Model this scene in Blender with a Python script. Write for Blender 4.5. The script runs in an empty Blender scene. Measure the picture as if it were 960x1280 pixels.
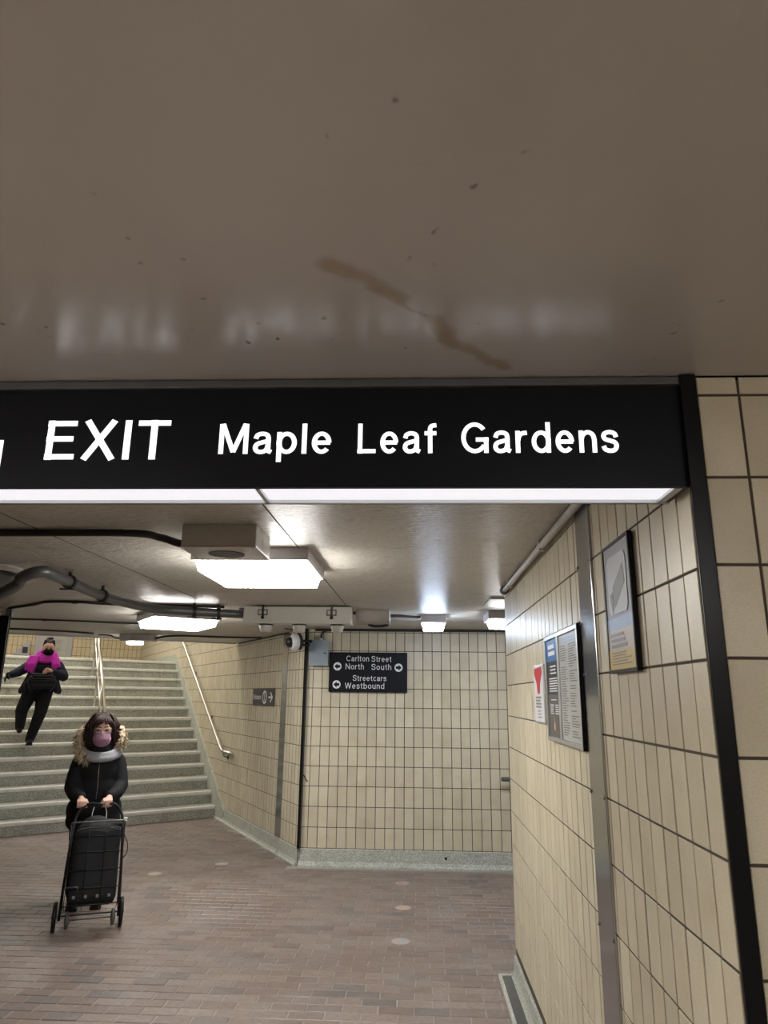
import bpy, bmesh, math, random
from mathutils import Vector, Matrix
random.seed(7)
scene = bpy.context.scene
COL = scene.collection
V = Vector
# ------------------------------------------------------------------ camera
FPX, PITCH, YAW, ROLL, EYE = 875.29, 0.2583, 0.0457, 0.0117, 1.684
Fw = V((-math.sin(YAW)*math.cos(PITCH), math.cos(YAW)*math.cos(PITCH), math.sin(PITCH)))
R0 = V((math.cos(YAW), math.sin(YAW), 0)); U0 = R0.cross(Fw)
Rt = math.cos(ROLL)*R0 + math.sin(ROLL)*U0; Up = Rt.cross(Fw)
cd = bpy.data.cameras.new('camera'); cam = bpy.data.objects.new('camera', cd); COL.objects.link(cam)
cd.sensor_fit = 'VERTICAL'; cd.sensor_height = 24; cd.sensor_width = 18; cd.lens = FPX/1280*24
cd.clip_start = 0.02; cd.clip_end = 100
m = Matrix.Identity(4)
for i, a in enumerate((Rt, Up, -Fw)):
    for j in range(3): m[j][i] = a[j]
m.translation = (0, 0, EYE); cam.matrix_world = m
scene.camera = cam
def to_px(p):
    d = V(p) - V((0, 0, EYE)); z = d.dot(Fw)
    if z < 0.05: return None
    return 480 + FPX*d.dot(Rt)/z, 640 - FPX*d.dot(Up)/z, z
# ------------------------------------------------------------------ world + exposure
w = bpy.data.worlds.new('world'); scene.world = w; w.use_nodes = True
w.node_tree.nodes['Background'].inputs[0].default_value = (0.9, 0.95, 1, 1)
w.node_tree.nodes['Background'].inputs[1].default_value = 0.03
vs = scene.view_settings
vs.view_transform = 'Standard'; vs.look = 'None'; vs.exposure = 1.0; vs.gamma = 1; vs.use_curve_mapping = False
# lamp radiances (used by the lamp builders further down)
L_MAIN, L_SECOND, L_SMALL, L_COOL, L_RIGHT, L_NEAR, L_UPPER, L_SIGN, L_LENS = 23, 21, 14, 30, 14, 27, 7, .56, .41

# ------------------------------------------------------------------ materials
def newmat(name):
    mt = bpy.data.materials.new(name); mt.use_nodes = True
    return mt, mt.node_tree.nodes, mt.node_tree.links, mt.node_tree.nodes['Principled BSDF']
def N(nodes, t, **k):
    n = nodes.new(t)
    for a, b in k.items():
        if a.startswith('i_'): n.inputs[a[2:].replace('_', ' ')].default_value = b
        else: setattr(n, a, b)
    return n
def mix(nodes, links, fac, a, b, blend='MIX'):
    x = nodes.new('ShaderNodeMix'); x.data_type = 'RGBA'; x.blend_type = blend
    for s, v_ in ((0, fac), (6, a), (7, b)):
        if hasattr(v_, 'default_value') or hasattr(v_, 'is_linked'): links.new(v_, x.inputs[s])
        else: x.inputs[s].default_value = v_ if s == 0 else (*v_, 1)
    return x.outputs[2]
def noise(nodes, links, scale, detail=3, rough=.55, vec=None):
    n = N(nodes, 'ShaderNodeTexNoise'); n.inputs['Scale'].default_value = scale
    n.inputs['Detail'].default_value = detail; n.inputs['Roughness'].default_value = rough
    if vec is None:
        g = N(nodes, 'ShaderNodeNewGeometry'); vec = g.outputs['Position']
    links.new(vec, n.inputs['Vector']); return n.outputs['Fac']
def ramp(nodes, links, fac, p0, p1, c0=(0, 0, 0), c1=(1, 1, 1)):
    r = N(nodes, 'ShaderNodeValToRGB'); e = r.color_ramp.elements
    e[0].position = p0; e[1].position = p1; e[0].color = (*c0, 1); e[1].color = (*c1, 1)
    links.new(fac, r.inputs[0]); return r.outputs[0]
def math_(nodes, links, op, a, b=None):
    x = N(nodes, 'ShaderNodeMath', operation=op)
    for i, v_ in enumerate((a, b)):
        if v_ is None: continue
        if isinstance(v_, (int, float)): x.inputs[i].default_value = v_
        else: links.new(v_, x.inputs[i])
    return x.outputs[0]
def bump(nodes, links, p, h, strength, dist=.004):
    b = N(nodes, 'ShaderNodeBump'); b.inputs['Strength'].default_value = strength; b.inputs['Distance'].default_value = dist
    links.new(h, b.inputs['Height']); links.new(b.outputs[0], p.inputs['Normal'])
def rndval(nodes, links):
    o = N(nodes, 'ShaderNodeObjectInfo'); g = N(nodes, 'ShaderNodeNewGeometry')
    s = math_(nodes, links, 'ADD', o.outputs['Random'], g.outputs['Random Per Island'])
    return math_(nodes, links, 'FRACT', s)
def plain(name, col, rough=.5, metal=0, var=.12, scale=30, bmp=0, spec=.5, dirt=None, dscale=3):
    mt, n, l, p = newmat(name)
    f = noise(n, l, scale)
    c = mix(n, l, f, tuple(x*(1-var) for x in col), tuple(min(1, x*(1+var)) for x in col))
    if dirt:
        d = ramp(n, l, noise(n, l, dscale, 5), .5, .72)
        c = mix(n, l, d, c, dirt) if False else c
        x = n.new('ShaderNodeMix'); x.data_type = 'RGBA'; l.new(d, x.inputs[0]); l.new(c, x.inputs[6]); x.inputs[7].default_value = (*dirt, 1); c = x.outputs[2]
    l.new(c, p.inputs['Base Color']); p.inputs['Roughness'].default_value = rough; p.inputs['Metallic'].default_value = metal
    p.inputs['Specular IOR Level'].default_value = spec
    if bmp: bump(n, l, p, f, bmp)
    return mt
def emit(name, col, s):
    mt, n, l, p = newmat(name)
    p.inputs['Base Color'].default_value = (.8, .8, .8, 1)
    p.inputs['Emission Color'].default_value = (*col, 1); p.inputs['Emission Strength'].default_value = s
    return mt
def tile_material(name, a, b, dirt, rough=.28):
    mt, n, l, p = newmat(name)
    r = rndval(n, l)
    c = mix(n, l, r, a, b)
    sp = ramp(n, l, noise(n, l, 300, 2), .42, .62)
    c = mix(n, l, math_(n, l, 'MULTIPLY', sp, .24), c, tuple(x*.55 for x in a))
    big = ramp(n, l, noise(n, l, 7, 4, .5), .45, .95)
    c = mix(n, l, math_(n, l, 'MULTIPLY', big, .45), c, dirt)
    l.new(c, p.inputs['Base Color'])
    p.inputs['Roughness'].default_value = rough
    bump(n, l, p, noise(n, l, 90, 2), .05, .001)
    return mt
def terrazzo(name, a, b, rough=.55):
    mt, n, l, p = newmat(name)
    v = N(n, 'ShaderNodeTexVoronoi'); v.inputs['Scale'].default_value = 150
    g = N(n, 'ShaderNodeNewGeometry'); l.new(g.outputs['Position'], v.inputs['Vector'])
    s = N(n, 'ShaderNodeSeparateColor'); l.new(v.outputs['Color'], s.inputs[0])
    c = mix(n, l, ramp(n, l, s.outputs[0], .35, .7), a, b)
    d = ramp(n, l, noise(n, l, 6, 5, .65), .5, .75)
    c = mix(n, l, math_(n, l, 'MULTIPLY', d, .5), c, tuple(x*.55 for x in a))
    l.new(c, p.inputs['Base Color']); p.inputs['Roughness'].default_value = rough
    bump(n, l, p, s.outputs[0], .15, .002)
    return mt
M = {}
M['tile'] = tile_material('glazed_cream_tile', (.595, .53, .385), (.70, .63, .465), (.38, .29, .15), .36)
M['tile_warm'] = tile_material('glazed_warm_tile', (.66, .53, .33), (.74, .60, .38), (.46, .33, .17))
M['grout'] = plain('dark_grout', (.075, .058, .042), .9)
M['terrazzo'] = terrazzo('grey_terrazzo', (.245, .245, .205), (.52, .52, .455))
M['terrazzo_base'] = terrazzo('green_grey_terrazzo', (.33, .345, .29), (.56, .57, .50))
M['nosing'] = terrazzo('worn_pale_nosing', (.68, .68, .62), (.80, .80, .74), .45)
M['steel'] = plain('brushed_stainless_steel', (.40, .41, .43), .16, 1, .06, 60)
M['rail'] = plain('satin_steel_rail', (.62, .60, .56), .28, 1, .08, 50)
M['dark_trim'] = plain('black_painted_trim', (.006, .006, .007), .3, 0, .0, 20, spec=.2)
M['black'] = plain('matt_black', (.012, .012, .013), .5)
M['galv'] = plain('galvanised_grey_pipe', (.12, .12, .12), .4, .5, .2, 25)
M['cable'] = plain('black_cable', (.015, .014, .014), .5)
M['grey_paint'] = plain('beige_grey_enamel', (.46, .43, .39), .4, 0, .06, 20, dirt=(.30, .26, .21))
M['housing'] = plain('lilac_grey_housing', (.42, .40, .41), .4, 0, .05)
M['box_blue'] = plain('blue_grey_enamel', (.27, .32, .35), .4, 0, .05)
M['pale'] = plain('pale_enamel', (.62, .60, .54), .4, 0, .06)
M['white_plastic'] = plain('white_plastic', (.75, .74, .72), .35, 0, .03)
M['mark'] = plain('dark_brown_chip', (.05, .025, .012), .8)
M['sign_black'] = plain('sign_black_acrylic', (.0075, .008, .0115), .42, 0, .0, 8, spec=.15)
M['print_white'] = plain('white_print', (.78, .79, .80), .5, 0, .02)
M['aluminium'] = plain('anodised_aluminium', (.60, .61, .62), .32, .9, .04)
def ceiling_near_material():
    mt, n, l, p = newmat('smooth_greige_ceiling_paint')
    c = mix(n, l, noise(n, l, 3, 4), (.455, .432, .405), (.505, .482, .455))
    g = N(n, 'ShaderNodeNewGeometry')
    wob = N(n, 'ShaderNodeTexNoise'); wob.inputs['Scale'].default_value = 16; wob.inputs['Detail'].default_value = 5
    l.new(g.outputs['Position'], wob.inputs['Vector'])
    off = N(n, 'ShaderNodeVectorMath', operation='SUBTRACT'); l.new(wob.outputs['Color'], off.inputs[0]); off.inputs[1].default_value = (.5, .5, .5)
    sc = N(n, 'ShaderNodeVectorMath', operation='SCALE'); l.new(off.outputs[0], sc.inputs[0]); sc.inputs['Scale'].default_value = .05
    ad = N(n, 'ShaderNodeVectorMath', operation='ADD'); l.new(g.outputs['Position'], ad.inputs[0]); l.new(sc.outputs[0], ad.inputs[1])
    pts = [(-.151, 1.08), (-.099, 1.113), (-.029, 1.194), (.034, 1.269), (.088, 1.37), (.2, 1.477)]
    wid = [.030, .022, .009, .022, .024]
    tot = None
    for (a, b, wd) in zip(pts[:-1], pts[1:], wid):     # distance to each leg of the brown water stain
        A = V((a[0], a[1], 2.42)); D = V((b[0]-a[0], b[1]-a[1], 0))
        q = N(n, 'ShaderNodeVectorMath', operation='SUBTRACT'); l.new(ad.outputs[0], q.inputs[0]); q.inputs[1].default_value = A
        dt = N(n, 'ShaderNodeVectorMath', operation='DOT_PRODUCT'); l.new(q.outputs[0], dt.inputs[0]); dt.inputs[1].default_value = D/D.length_squared
        cl = N(n, 'ShaderNodeClamp'); l.new(dt.outputs['Value'], cl.inputs[0])
        pr = N(n, 'ShaderNodeVectorMath', operation='SCALE'); pr.inputs[0].default_value = D; l.new(cl.outputs[0], pr.inputs['Scale'])
        ds = N(n, 'ShaderNodeVectorMath', operation='DISTANCE'); l.new(q.outputs[0], ds.inputs[0]); l.new(pr.outputs[0], ds.inputs[1])
        f = N(n, 'ShaderNodeMapRange'); f.interpolation_type = 'SMOOTHSTEP'; l.new(ds.outputs['Value'], f.inputs[0])
        for i, v_ in ((1, wd*.25), (2, wd*1.25), (3, 1), (4, 0)): f.inputs[i].default_value = v_
        tot = f.outputs[0] if tot is None else math_(n, l, 'MAXIMUM', tot, f.outputs[0])
    c = mix(n, l, math_(n, l, 'MULTIPLY', tot, .62), c, (.29, .205, .11))
    v = N(n, 'ShaderNodeTexVoronoi'); v.inputs['Scale'].default_value = 16; l.new(ad.outputs[0], v.inputs['Vector'])
    dots = ramp(n, l, v.outputs['Distance'], .05, .11, (1, 1, 1), (0, 0, 0))
    sel = ramp(n, l, noise(n, l, 2.3, 2), .48, .58)
    c = mix(n, l, math_(n, l, 'MULTIPLY', math_(n, l, 'MULTIPLY', dots, sel), .8), c, (.06, .045, .035))
    l.new(c, p.inputs['Base Color'])
    p.inputs['Roughness'].default_value = .25
    p.inputs['Specular IOR Level'].default_value = .8
    bump(n, l, p, noise(n, l, 55, 3), .10, .003)
    return mt
M['ceil_near'] = ceiling_near_material()
def ceiling_far_material():
    mt, n, l, p = newmat('stippled_beige_ceiling_paint')
    c = mix(n, l, noise(n, l, 2.2, 5, .6), (.50, .465, .405), (.62, .585, .525))
    c = mix(n, l, math_(n, l, 'MULTIPLY', ramp(n, l, noise(n, l, 60, 4, .7), .42, .66), .42), c, (.24, .205, .16))
    d = ramp(n, l, noise(n, l, 4.5, 7, .75), .57, .72)
    c = mix(n, l, math_(n, l, 'MULTIPLY', d, .55), c, (.15, .11, .08))
    l.new(c, p.inputs['Base Color']); p.inputs['Roughness'].default_value = .38; p.inputs['Specular IOR Level'].default_value = .5
    g = N(n, 'ShaderNodeNewGeometry'); mp = N(n, 'ShaderNodeMapping'); mp.inputs['Scale'].default_value = (.35, 1, 1)
    l.new(g.outputs['Position'], mp.inputs['Vector'])
    bump(n, l, p, noise(n, l, 48, 4, .65, mp.outputs[0]), 1.0, .012)
    return mt
M['ceil_far'] = ceiling_far_material()
def brick_material():
    mt, n, l, p = newmat('worn_red_brown_paver')
    r = rndval(n, l)
    c = mix(n, l, r, (.180, .127, .103), (.258, .196, .163))
    r2 = math_(n, l, 'FRACT', math_(n, l, 'MULTIPLY', r, 7.31))
    c = mix(n, l, math_(n, l, 'MULTIPLY', ramp(n, l, r2, .84, .90), .6), c, (.105, .10, .10))
    c = mix(n, l, math_(n, l, 'MULTIPLY', ramp(n, l, noise(n, l, 2.2, 6, .65), .45, .7), .5), c, (.29, .26, .235))
    c = mix(n, l, math_(n, l, 'MULTIPLY', ramp(n, l, noise(n, l, 38, 5, .75), .42, .68), .55), c, (.10, .08, .07))
    l.new(c, p.inputs['Base Color'])
    l.new(math_(n, l, 'ADD', math_(n, l, 'MULTIPLY', noise(n, l, 9, 4), .3), .3), p.inputs['Roughness'])
    bump(n, l, p, noise(n, l, 70, 4, .65), .35, .003)
    return mt
M['brick'] = brick_material()
M['mortar'] = plain('pale_mortar', (.34, .31, .275), .9, 0, .2, 12)

# ------------------------------------------------------------------ mesh helpers
def obj(name, bm_or_me, mat=None, parent=None, smooth=False, mx=None):
    if isinstance(bm_or_me, bmesh.types.BMesh):
        bmesh.ops.recalc_face_normals(bm_or_me, faces=bm_or_me.faces[:])
        me = bpy.data.meshes.new(name); bm_or_me.to_mesh(me); bm_or_me.free()
    else: me = bm_or_me
    if mat is not None and not me.materials:
        me.materials.append(M[mat] if isinstance(mat, str) else mat)
    if smooth: me.shade_smooth()
    o = bpy.data.objects.new(name, me); COL.objects.link(o)
    if parent is not None: o.parent = parent
    if mx is not None: o.matrix_local = mx
    return o
def empty(name, loc=(0, 0, 0), rz=0):
    o = bpy.data.objects.new(name, None); COL.objects.link(o); o.location = loc; o.rotation_euler = (0, 0, rz)
    o.empty_display_size = .1
    return o
def tag(o, label, cat, group=None, kind=None):
    o['label'] = label; o['category'] = cat
    if group: o['group'] = group
    if kind: o['kind'] = kind
    return o
def struct(o, label, cat): return tag(o, label, cat, kind='structure')
def bx(bm, lo, hi, bev=0, mx=None):
    x0, y0, z0 = lo; x1, y1, z1 = hi
    vs_ = [bm.verts.new(p) for p in ((x0, y0, z0), (x1, y0, z0), (x1, y1, z0), (x0, y1, z0), (x0, y0, z1), (x1, y0, z1), (x1, y1, z1), (x0, y1, z1))]
    fs = [bm.faces.new([vs_[i] for i in q]) for q in ((3, 2, 1, 0), (4, 5, 6, 7), (0, 1, 5, 4), (1, 2, 6, 5), (2, 3, 7, 6), (3, 0, 4, 7))]
    if bev:
        es = list({e for f in fs for e in f.edges})
        r = bmesh.ops.bevel(bm, geom=es, offset=bev, segments=2, affect='EDGES', profile=.5)
        vs_ = list({v for f in r['faces'] for v in f.verts} | {v for v in vs_ if v.is_valid})
    if mx is not None: bmesh.ops.transform(bm, matrix=mx, verts=[v for v in vs_ if v.is_valid])
    return bm
def box(lo, hi, bev=0): return bx(bmesh.new(), lo, hi, bev)
def prism(bm, pts, dirv):
    a = [bm.verts.new(p) for p in pts]; b = [bm.verts.new(V(p)+V(dirv)) for p in pts]
    n = len(pts); bm.faces.new(a[::-1]); bm.faces.new(b)
    for i in range(n): bm.faces.new((a[i], a[(i+1) % n], b[(i+1) % n], b[i]))
    return bm
def catmull(pts, n=8):
    pts = [V(p) for p in pts]
    if len(pts) < 3: return pts
    P = [2*pts[0]-pts[1]] + pts + [2*pts[-1]-pts[-2]]; out = []
    for i in range(1, len(P)-2):
        for k in range(n):
            t = k/n; a, b, c, d = P[i-1:i+3]
            out.append(.5*((2*b)+(-a+c)*t+(2*a-5*b+4*c-d)*t*t+(-a+3*b-3*c+d)*t**3))
    return out + [pts[-1]]
def tube(bm, pts, r, seg=10, caps=True):
    pts = [V(p) for p in pts]; n = len(pts); rs = r if isinstance(r, (list, tuple)) else [r]*n
    t0 = (pts[1]-pts[0]).normalized(); nx = t0.orthogonal().normalized(); rings = []
    for i, p in enumerate(pts):
        t = ((pts[min(i+1, n-1)]-pts[i]).normalized() + (pts[i]-pts[max(i-1, 0)]).normalized()).normalized()
        nx = (nx - t*nx.dot(t)).normalized(); ny = t.cross(nx)
        rings.append([bm.verts.new(p + rs[i]*(math.cos(a)*nx + math.sin(a)*ny)) for a in (2*math.pi*k/seg for k in range(seg))])
    for A, B in zip(rings[:-1], rings[1:]):
        for k in range(seg): bm.faces.new((A[k], A[(k+1) % seg], B[(k+1) % seg], B[k]))
    if caps: bm.faces.new(rings[0][::-1]); bm.faces.new(rings[-1])
    return bm
def lathe(bm, prof, c=(0, 0, 0), seg=24, axis=(0, 0, 1)):
    q = V((0, 0, 1)).rotation_difference(V(axis)); rings = []
    for r, h in prof:
        rings.append([bm.verts.new(V(c)+q @ V((r*math.cos(2*math.pi*k/seg), r*math.sin(2*math.pi*k/seg), h))) for k in range(seg)])
    for A, B in zip(rings[:-1], rings[1:]):
        for k in range(seg): bm.faces.new((A[k], A[(k+1) % seg], B[(k+1) % seg], B[k]))
    bm.faces.new(rings[0][::-1]); bm.faces.new(rings[-1])
    return bm
def frame_mx(o, xdir, ydir):
    x = V(xdir).normalized(); y = V(ydir).normalized(); z = x.cross(y)
    mx = Matrix.Identity(4)
    for i, a in enumerate((x, y, z)):
        for j in range(3): mx[j][i] = a[j]
    mx.translation = o
    return mx

# ------------------------------------------------------------------ tiles on walls
TW, TH, JT, DEP = .1, .2, .0065, .0032
_tile_cache = {}
def tile_mesh(wd, ht, mat):
    key = (round(wd, 3), round(ht, 3), mat)
    if key not in _tile_cache:
        me = bpy.data.meshes.new('tile')
        me.from_pydata(*tile_geo(0, wd, 0, ht)); me.materials.append(M[mat]); _tile_cache[key] = me
    return _tile_cache[key]
def tile_geo(u0, u1, v0, v1, d=DEP, c=.0012):
    vs_ = [(u0, 0, v0), (u1, 0, v0), (u1, 0, v1), (u0, 0, v1),
           (u0, -d+c, v0), (u1, -d+c, v0), (u1, -d+c, v1), (u0, -d+c, v1),
           (u0+c, -d, v0+c), (u1-c, -d, v0+c), (u1-c, -d, v1-c), (u0+c, -d, v1-c)]
    f = [(8, 9, 10, 11)]
    for i in range(4):
        j = (i+1) % 4
        f += [(i, j, 4+j, 4+i), (4+i, 4+j, 8+j, 8+i)]
    return vs_, [], f
def tile_wall(parent, origin, d, nrm, ujoint, umin, umax, zmin, zmax, mat='tile', limit=300, keep=None, z_first=.17, skip=(), jv=JT):
    """origin: point on the wall face at u = 0; d: direction of u; nrm: outward normal."""
    d = V(d); nrm = V(nrm); mx = Matrix.Identity(4)
    for i, a in enumerate((d, -nrm, V((0, 0, 1)))):
        for j in range(3): mx[j][i] = a[j]
    mx.translation = V(origin)
    cells = []
    k = math.floor((umin-ujoint)/TW) - 1
    while ujoint + k*TW < umax:
        a = max(umin, ujoint+k*TW)+jv/2; b = min(umax, ujoint+(k+1)*TW)-jv/2; k += 1
        for s0, s1 in skip:
            if a >= s0 and b <= s1: a = b
            elif a < s0 < b: b = s0
            elif a < s1 < b: a = s1
        if b-a < .012: continue
        r = math.floor((zmin-z_first)/TH) - 1
        while z_first + r*TH < zmax:
            lo = max(zmin, z_first+r*TH)+JT/2; hi = min(zmax, z_first+(r+1)*TH)-JT/2; r += 1
            if hi-lo < .012: continue
            if keep and not keep((a+b)/2, lo, hi): continue
            wc = mx @ V(((a+b)/2, 0, (lo+hi)/2)); px = to_px(wc)
            vis = px is not None and -15 < px[0] < 975 and -10 < px[1] < 1290
            cells.append((0 if vis else 1, px[2]/max(.05, abs((wc-V((0, 0, EYE))).normalized().dot(nrm))) if px else 99, a, b, lo, hi))
    cells.sort()
    ind = [c for c in cells[:limit] if c[0] == 0]; rest = cells[len(ind):]
    for _, _, a, b, lo, hi in ind:
        o = bpy.data.objects.new('tile', tile_mesh(b-a, hi-lo, mat)); COL.objects.link(o); o.parent = parent
        tilt = Matrix.Rotation(random.uniform(-.004, .004), 4, 'X') @ Matrix.Rotation(random.uniform(-.006, .006), 4, 'Z')
        o.matrix_local = mx @ Matrix.Translation((a, random.uniform(-.0006, .0004), lo)) @ tilt
    if rest:
        vs_, fs = [], []
        for _, _, a, b, lo, hi in rest:
            g = tile_geo(a, b, lo, hi); n0 = len(vs_)
            vs_ += g[0]; fs += [tuple(i+n0 for i in f) for f in g[2]]
        me = bpy.data.meshes.new('tile_field'); me.from_pydata(vs_, [], fs); me.materials.append(M[mat])
        o = bpy.data.objects.new('tile_field', me); COL.objects.link(o); o.parent = parent; o.matrix_local = mx; o['kind'] = 'stuff'
    return parent

# ------------------------------------------------------------------ layout numbers
ZC = 2.41                       # ceiling of the hall
XR, YF, YC = .636, 1.54, 4.993  # right wall plane, plane of the portal, far corner of right wall
YW = 7.83                       # far wall
W0 = V((-1.19, 7.81, 0)); ANG = math.radians(30)
WD = V((-math.sin(ANG), math.cos(ANG), 0))     # along the angled wall, going away
WN = V((-math.cos(ANG), -math.sin(ANG), 0))    # its outward normal
SMAX = 11.5
RISE, RUN, NST = .165, .275, 14
SO = V((-2.877, 10.633, 0)); SA = V((math.cos(.688), math.sin(.688), 0)); SB = WD
def stair_z(k): return RISE*k - .007
def wall_pt(s, z, off=0): return W0 + WD*s + WN*off + V((0, 0, z))

# ------------------------------------------------------------------ floor
bm = bmesh.new()
prism(bm, [(-9, -5, -.12), (4.5, -5, -.12), (4.5, 8.4, -.12), (-1.0, 8.4, -.12), (-3.4, 12.2, -.12), (-9, 12.2, -.12)], (0, 0, .1162))
floor = struct(obj('floor', bm, 'mortar'), 'red-brown brick paver floor of the underground passage', 'floor')
cells = []
row = 0; y = -4.98; BW, BH, J = .2, .1, .0048
inner = []
while y < 10.9:
    off = (0 if row % 2 else .1) + random.uniform(-.008, .008)
    x = -8.0 + off + .097
    while x < 4.3:
        ok = True
        cx, cy = x+BW/2, y+BH/2
        wdt = BW
        if 1.65 < cy < YC+.05 and x+BW > .5235:
            wdt = .5235-x
            if wdt < .02: ok = False
        if cy < 1.65 and cy > YF-.05 and x+BW > .62: ok = False
        if cx > -1.3 and cy > YW-.03: ok = False
        rel = V((cx, cy, 0))-W0
        if rel.dot(WN) < .04 and cy > 7.7: ok = False
        rs = V((cx, cy, 0))-SO
        if rs.dot(V((-SA.y, SA.x, 0))) > .05: ok = False
        if ok:
            px = to_px((cx, cy, 0)); vis = px is not None and -10 < px[0] < 975 and px[1] < 1300
            cells.append((0 if vis and wdt == BW else 1, px[2] if px else 99, x, y, wdt))
        x += BW
    y += BH; row += 1
cells.sort()
def brick_geo(x, y, wdt=BW, h=0):
    j = J/2; c = .004; x0, x1, y0, y1 = x+j, x+wdt-j, y+j, y+BH-j
    return [(x0, y0, -.010), (x1, y0, -.010), (x1, y1, -.010), (x0, y1, -.010), (x0, y0, h-.003), (x1, y0, h-.003), (x1, y1, h-.003), (x0, y1, h-.003),
            (x0+c, y0+c, h), (x1-c, y0+c, h), (x1-c, y1-c, h), (x0+c, y1-c, h)], [f for i in range(4) for f in ((i, (i+1) % 4, 4+(i+1) % 4, 4+i), (4+i, 4+(i+1) % 4, 8+(i+1) % 4, 8+i))] + [(8, 9, 10, 11)]
g = brick_geo(0, 0)
bme = bpy.data.meshes.new('brick'); bme.from_pydata(g[0], [], g[1]); bme.materials.append(M['brick'])
nind = 0
for vis, _, x, y, wdt in cells:
    if vis == 0 and nind < 300:
        o = bpy.data.objects.new('brick', bme); COL.objects.link(o); o.parent = floor
        o.location = (x+random.uniform(-.0015, .0015), y+random.uniform(-.0012, .0012), random.uniform(-.0012, .0008)); o.rotation_euler = (random.uniform(-.006, .006), random.uniform(-.004, .004), random.uniform(-.006, .006)); nind += 1
    else: inner.append((x, y, wdt))
vs_, fs = [], []
for x, y, wdt in inner:
    g = brick_geo(x, y, wdt, random.uniform(-.0012, .0008)); n0 = len(vs_)
    vs_ += g[0]; fs += [tuple(i+n0 for i in f) for f in g[1]]
me = bpy.data.meshes.new('brick_field'); me.from_pydata(vs_, [], fs); me.materials.append(M['brick'])
o = bpy.data.objects.new('brick_field', me); COL.objects.link(o); o.parent = floor; o['kind'] = 'stuff'

# ------------------------------------------------------------------ walls
LW = 4.2
bm = box((XR, YF+.031, 0), (LW, YC, ZC+.02))
wr = struct(obj('wall_right', bm, 'grout'), 'cream tiled wall running along the right side with posters', 'wall')
STRIP = (YC-2.69, YC-2.49)
tile_wall(wr, (XR, YC, 0), (0, -1, 0), (-1, 0, 0), (YC-1.565) % TW, 0, YC-1.578, .17, ZC, skip=(STRIP,), jv=.0075)
# the frontal return of that pier, towards the camera
bm = box((XR+.012, YF, 0), (LW, YF+.03, ZC+.02))
wf = struct(obj('wall_front', bm, 'grout'), 'cream tiled pier face right of the black corner trim', 'wall')
tile_wall(wf, (0, YF, 0), (1, 0, 0), (0, -1, 0), .752, XR+.019, 2.4, -.03, 2.42, z_first=.1718)
bm = box((W0.x-.02, YW, 0), (LW, YW+.25, ZC+.02))
wfar = struct(obj('wall_far', bm, 'grout'), 'cream tiled wall at the far end carrying the direction sign', 'wall')
tile_wall(wfar, (0, YW, 0), (1, 0, 0), (0, -1, 0), -1.012, W0.x, 3.0, .17, ZC)
bm = bmesh.new()
prism(bm, [wall_pt(0, 0), wall_pt(SMAX, 0), wall_pt(SMAX, 0, -.25), wall_pt(.12, 0, -.25)], (0, 0, 5.2))
wa = struct(obj('wall_angled', bm, 'grout'), 'cream tiled wall with handrail running up beside the stairs', 'wall')
def keep_angled(u, lo, hi):
    s = SMAX-u
    if s < 2.72: return lo < ZC
    if hi > 3.7: return False
    return hi > min(.14+(s-2.85)*.563, 2.30) if s > 2.85 else True
tile_wall(wa, wall_pt(SMAX, 0), -WD, WN, (SMAX-.01) % TW, 0, SMAX-.012, .17, 3.8, keep=keep_angled, skip=((SMAX-.746, SMAX-.575),), jv=.013)
# left pier with its black corner trim, whose edge just enters the frame
bm = box((-5.0, 6.02, 0), (-3.62, 6.13, ZC+.02))
wl = struct(obj('wall_left', bm, 'grout'), 'cream tiled pier at the left edge in front of the stairs', 'wall')
tile_wall(wl, (0, 6.02, 0), (1, 0, 0), (0, -1, 0), -3.62, -5.0, -3.62, .17, ZC, limit=60)
bm = box((-3.62, 5.99, 0), (-3.532, 6.02, 2.335), .004); bx(bm, (-3.62, 6.02, 0), (-3.61, 6.13, 2.335))
struct(obj('trim_1', bm, 'dark_trim'), 'black vertical trim at the left edge of the frame', 'trim')
bm = box((.6145, 1.521, 0), (.6505, 1.527, 2.418), .0015); bx(bm, (XR+.001, 1.527, 0), (.6505, 1.577, 2.405)); bx(bm, (.6505, 1.530, 0), (.6545, 1.5395, 2.418), .001)
struct(obj('trim_2', bm, 'dark_trim'), 'glossy black vertical trim on the right wall corner', 'trim')
bm = box((W0.x-.022, W0.y-.030, .17), (W0.x+.006, W0.y-.008, ZC-.004))
struct(obj('trim_3', bm, 'dark_trim'), 'thin black vertical strip where angled wall meets far wall', 'trim')
bm = box((XR-.012, 2.49, .0), (XR, 2.69, ZC-.005), .003)
t4 = struct(obj('trim_4', bm, 'steel'), 'wide stainless steel strip down the right wall', 'trim')
for z in (.55, .95, 1.37, 1.77, 2.17):
    for yy in (2.50, 2.68): obj('screw', lathe(bmesh.new(), [(.006, 0), (.006, .003), (.003, .005)], (XR-.012, yy, z), 8, (-1, 0, 0)), 'steel', t4)
bm = bmesh.new(); prism(bm, [wall_pt(.575, .17), wall_pt(.746, .17), wall_pt(.746, .17, .012), wall_pt(.575, .17, .012)], (0, 0, ZC-.175))
struct(obj('trim_5', bm, 'steel'), 'narrow stainless steel strip down the angled wall beside entrance sign', 'trim')
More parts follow.
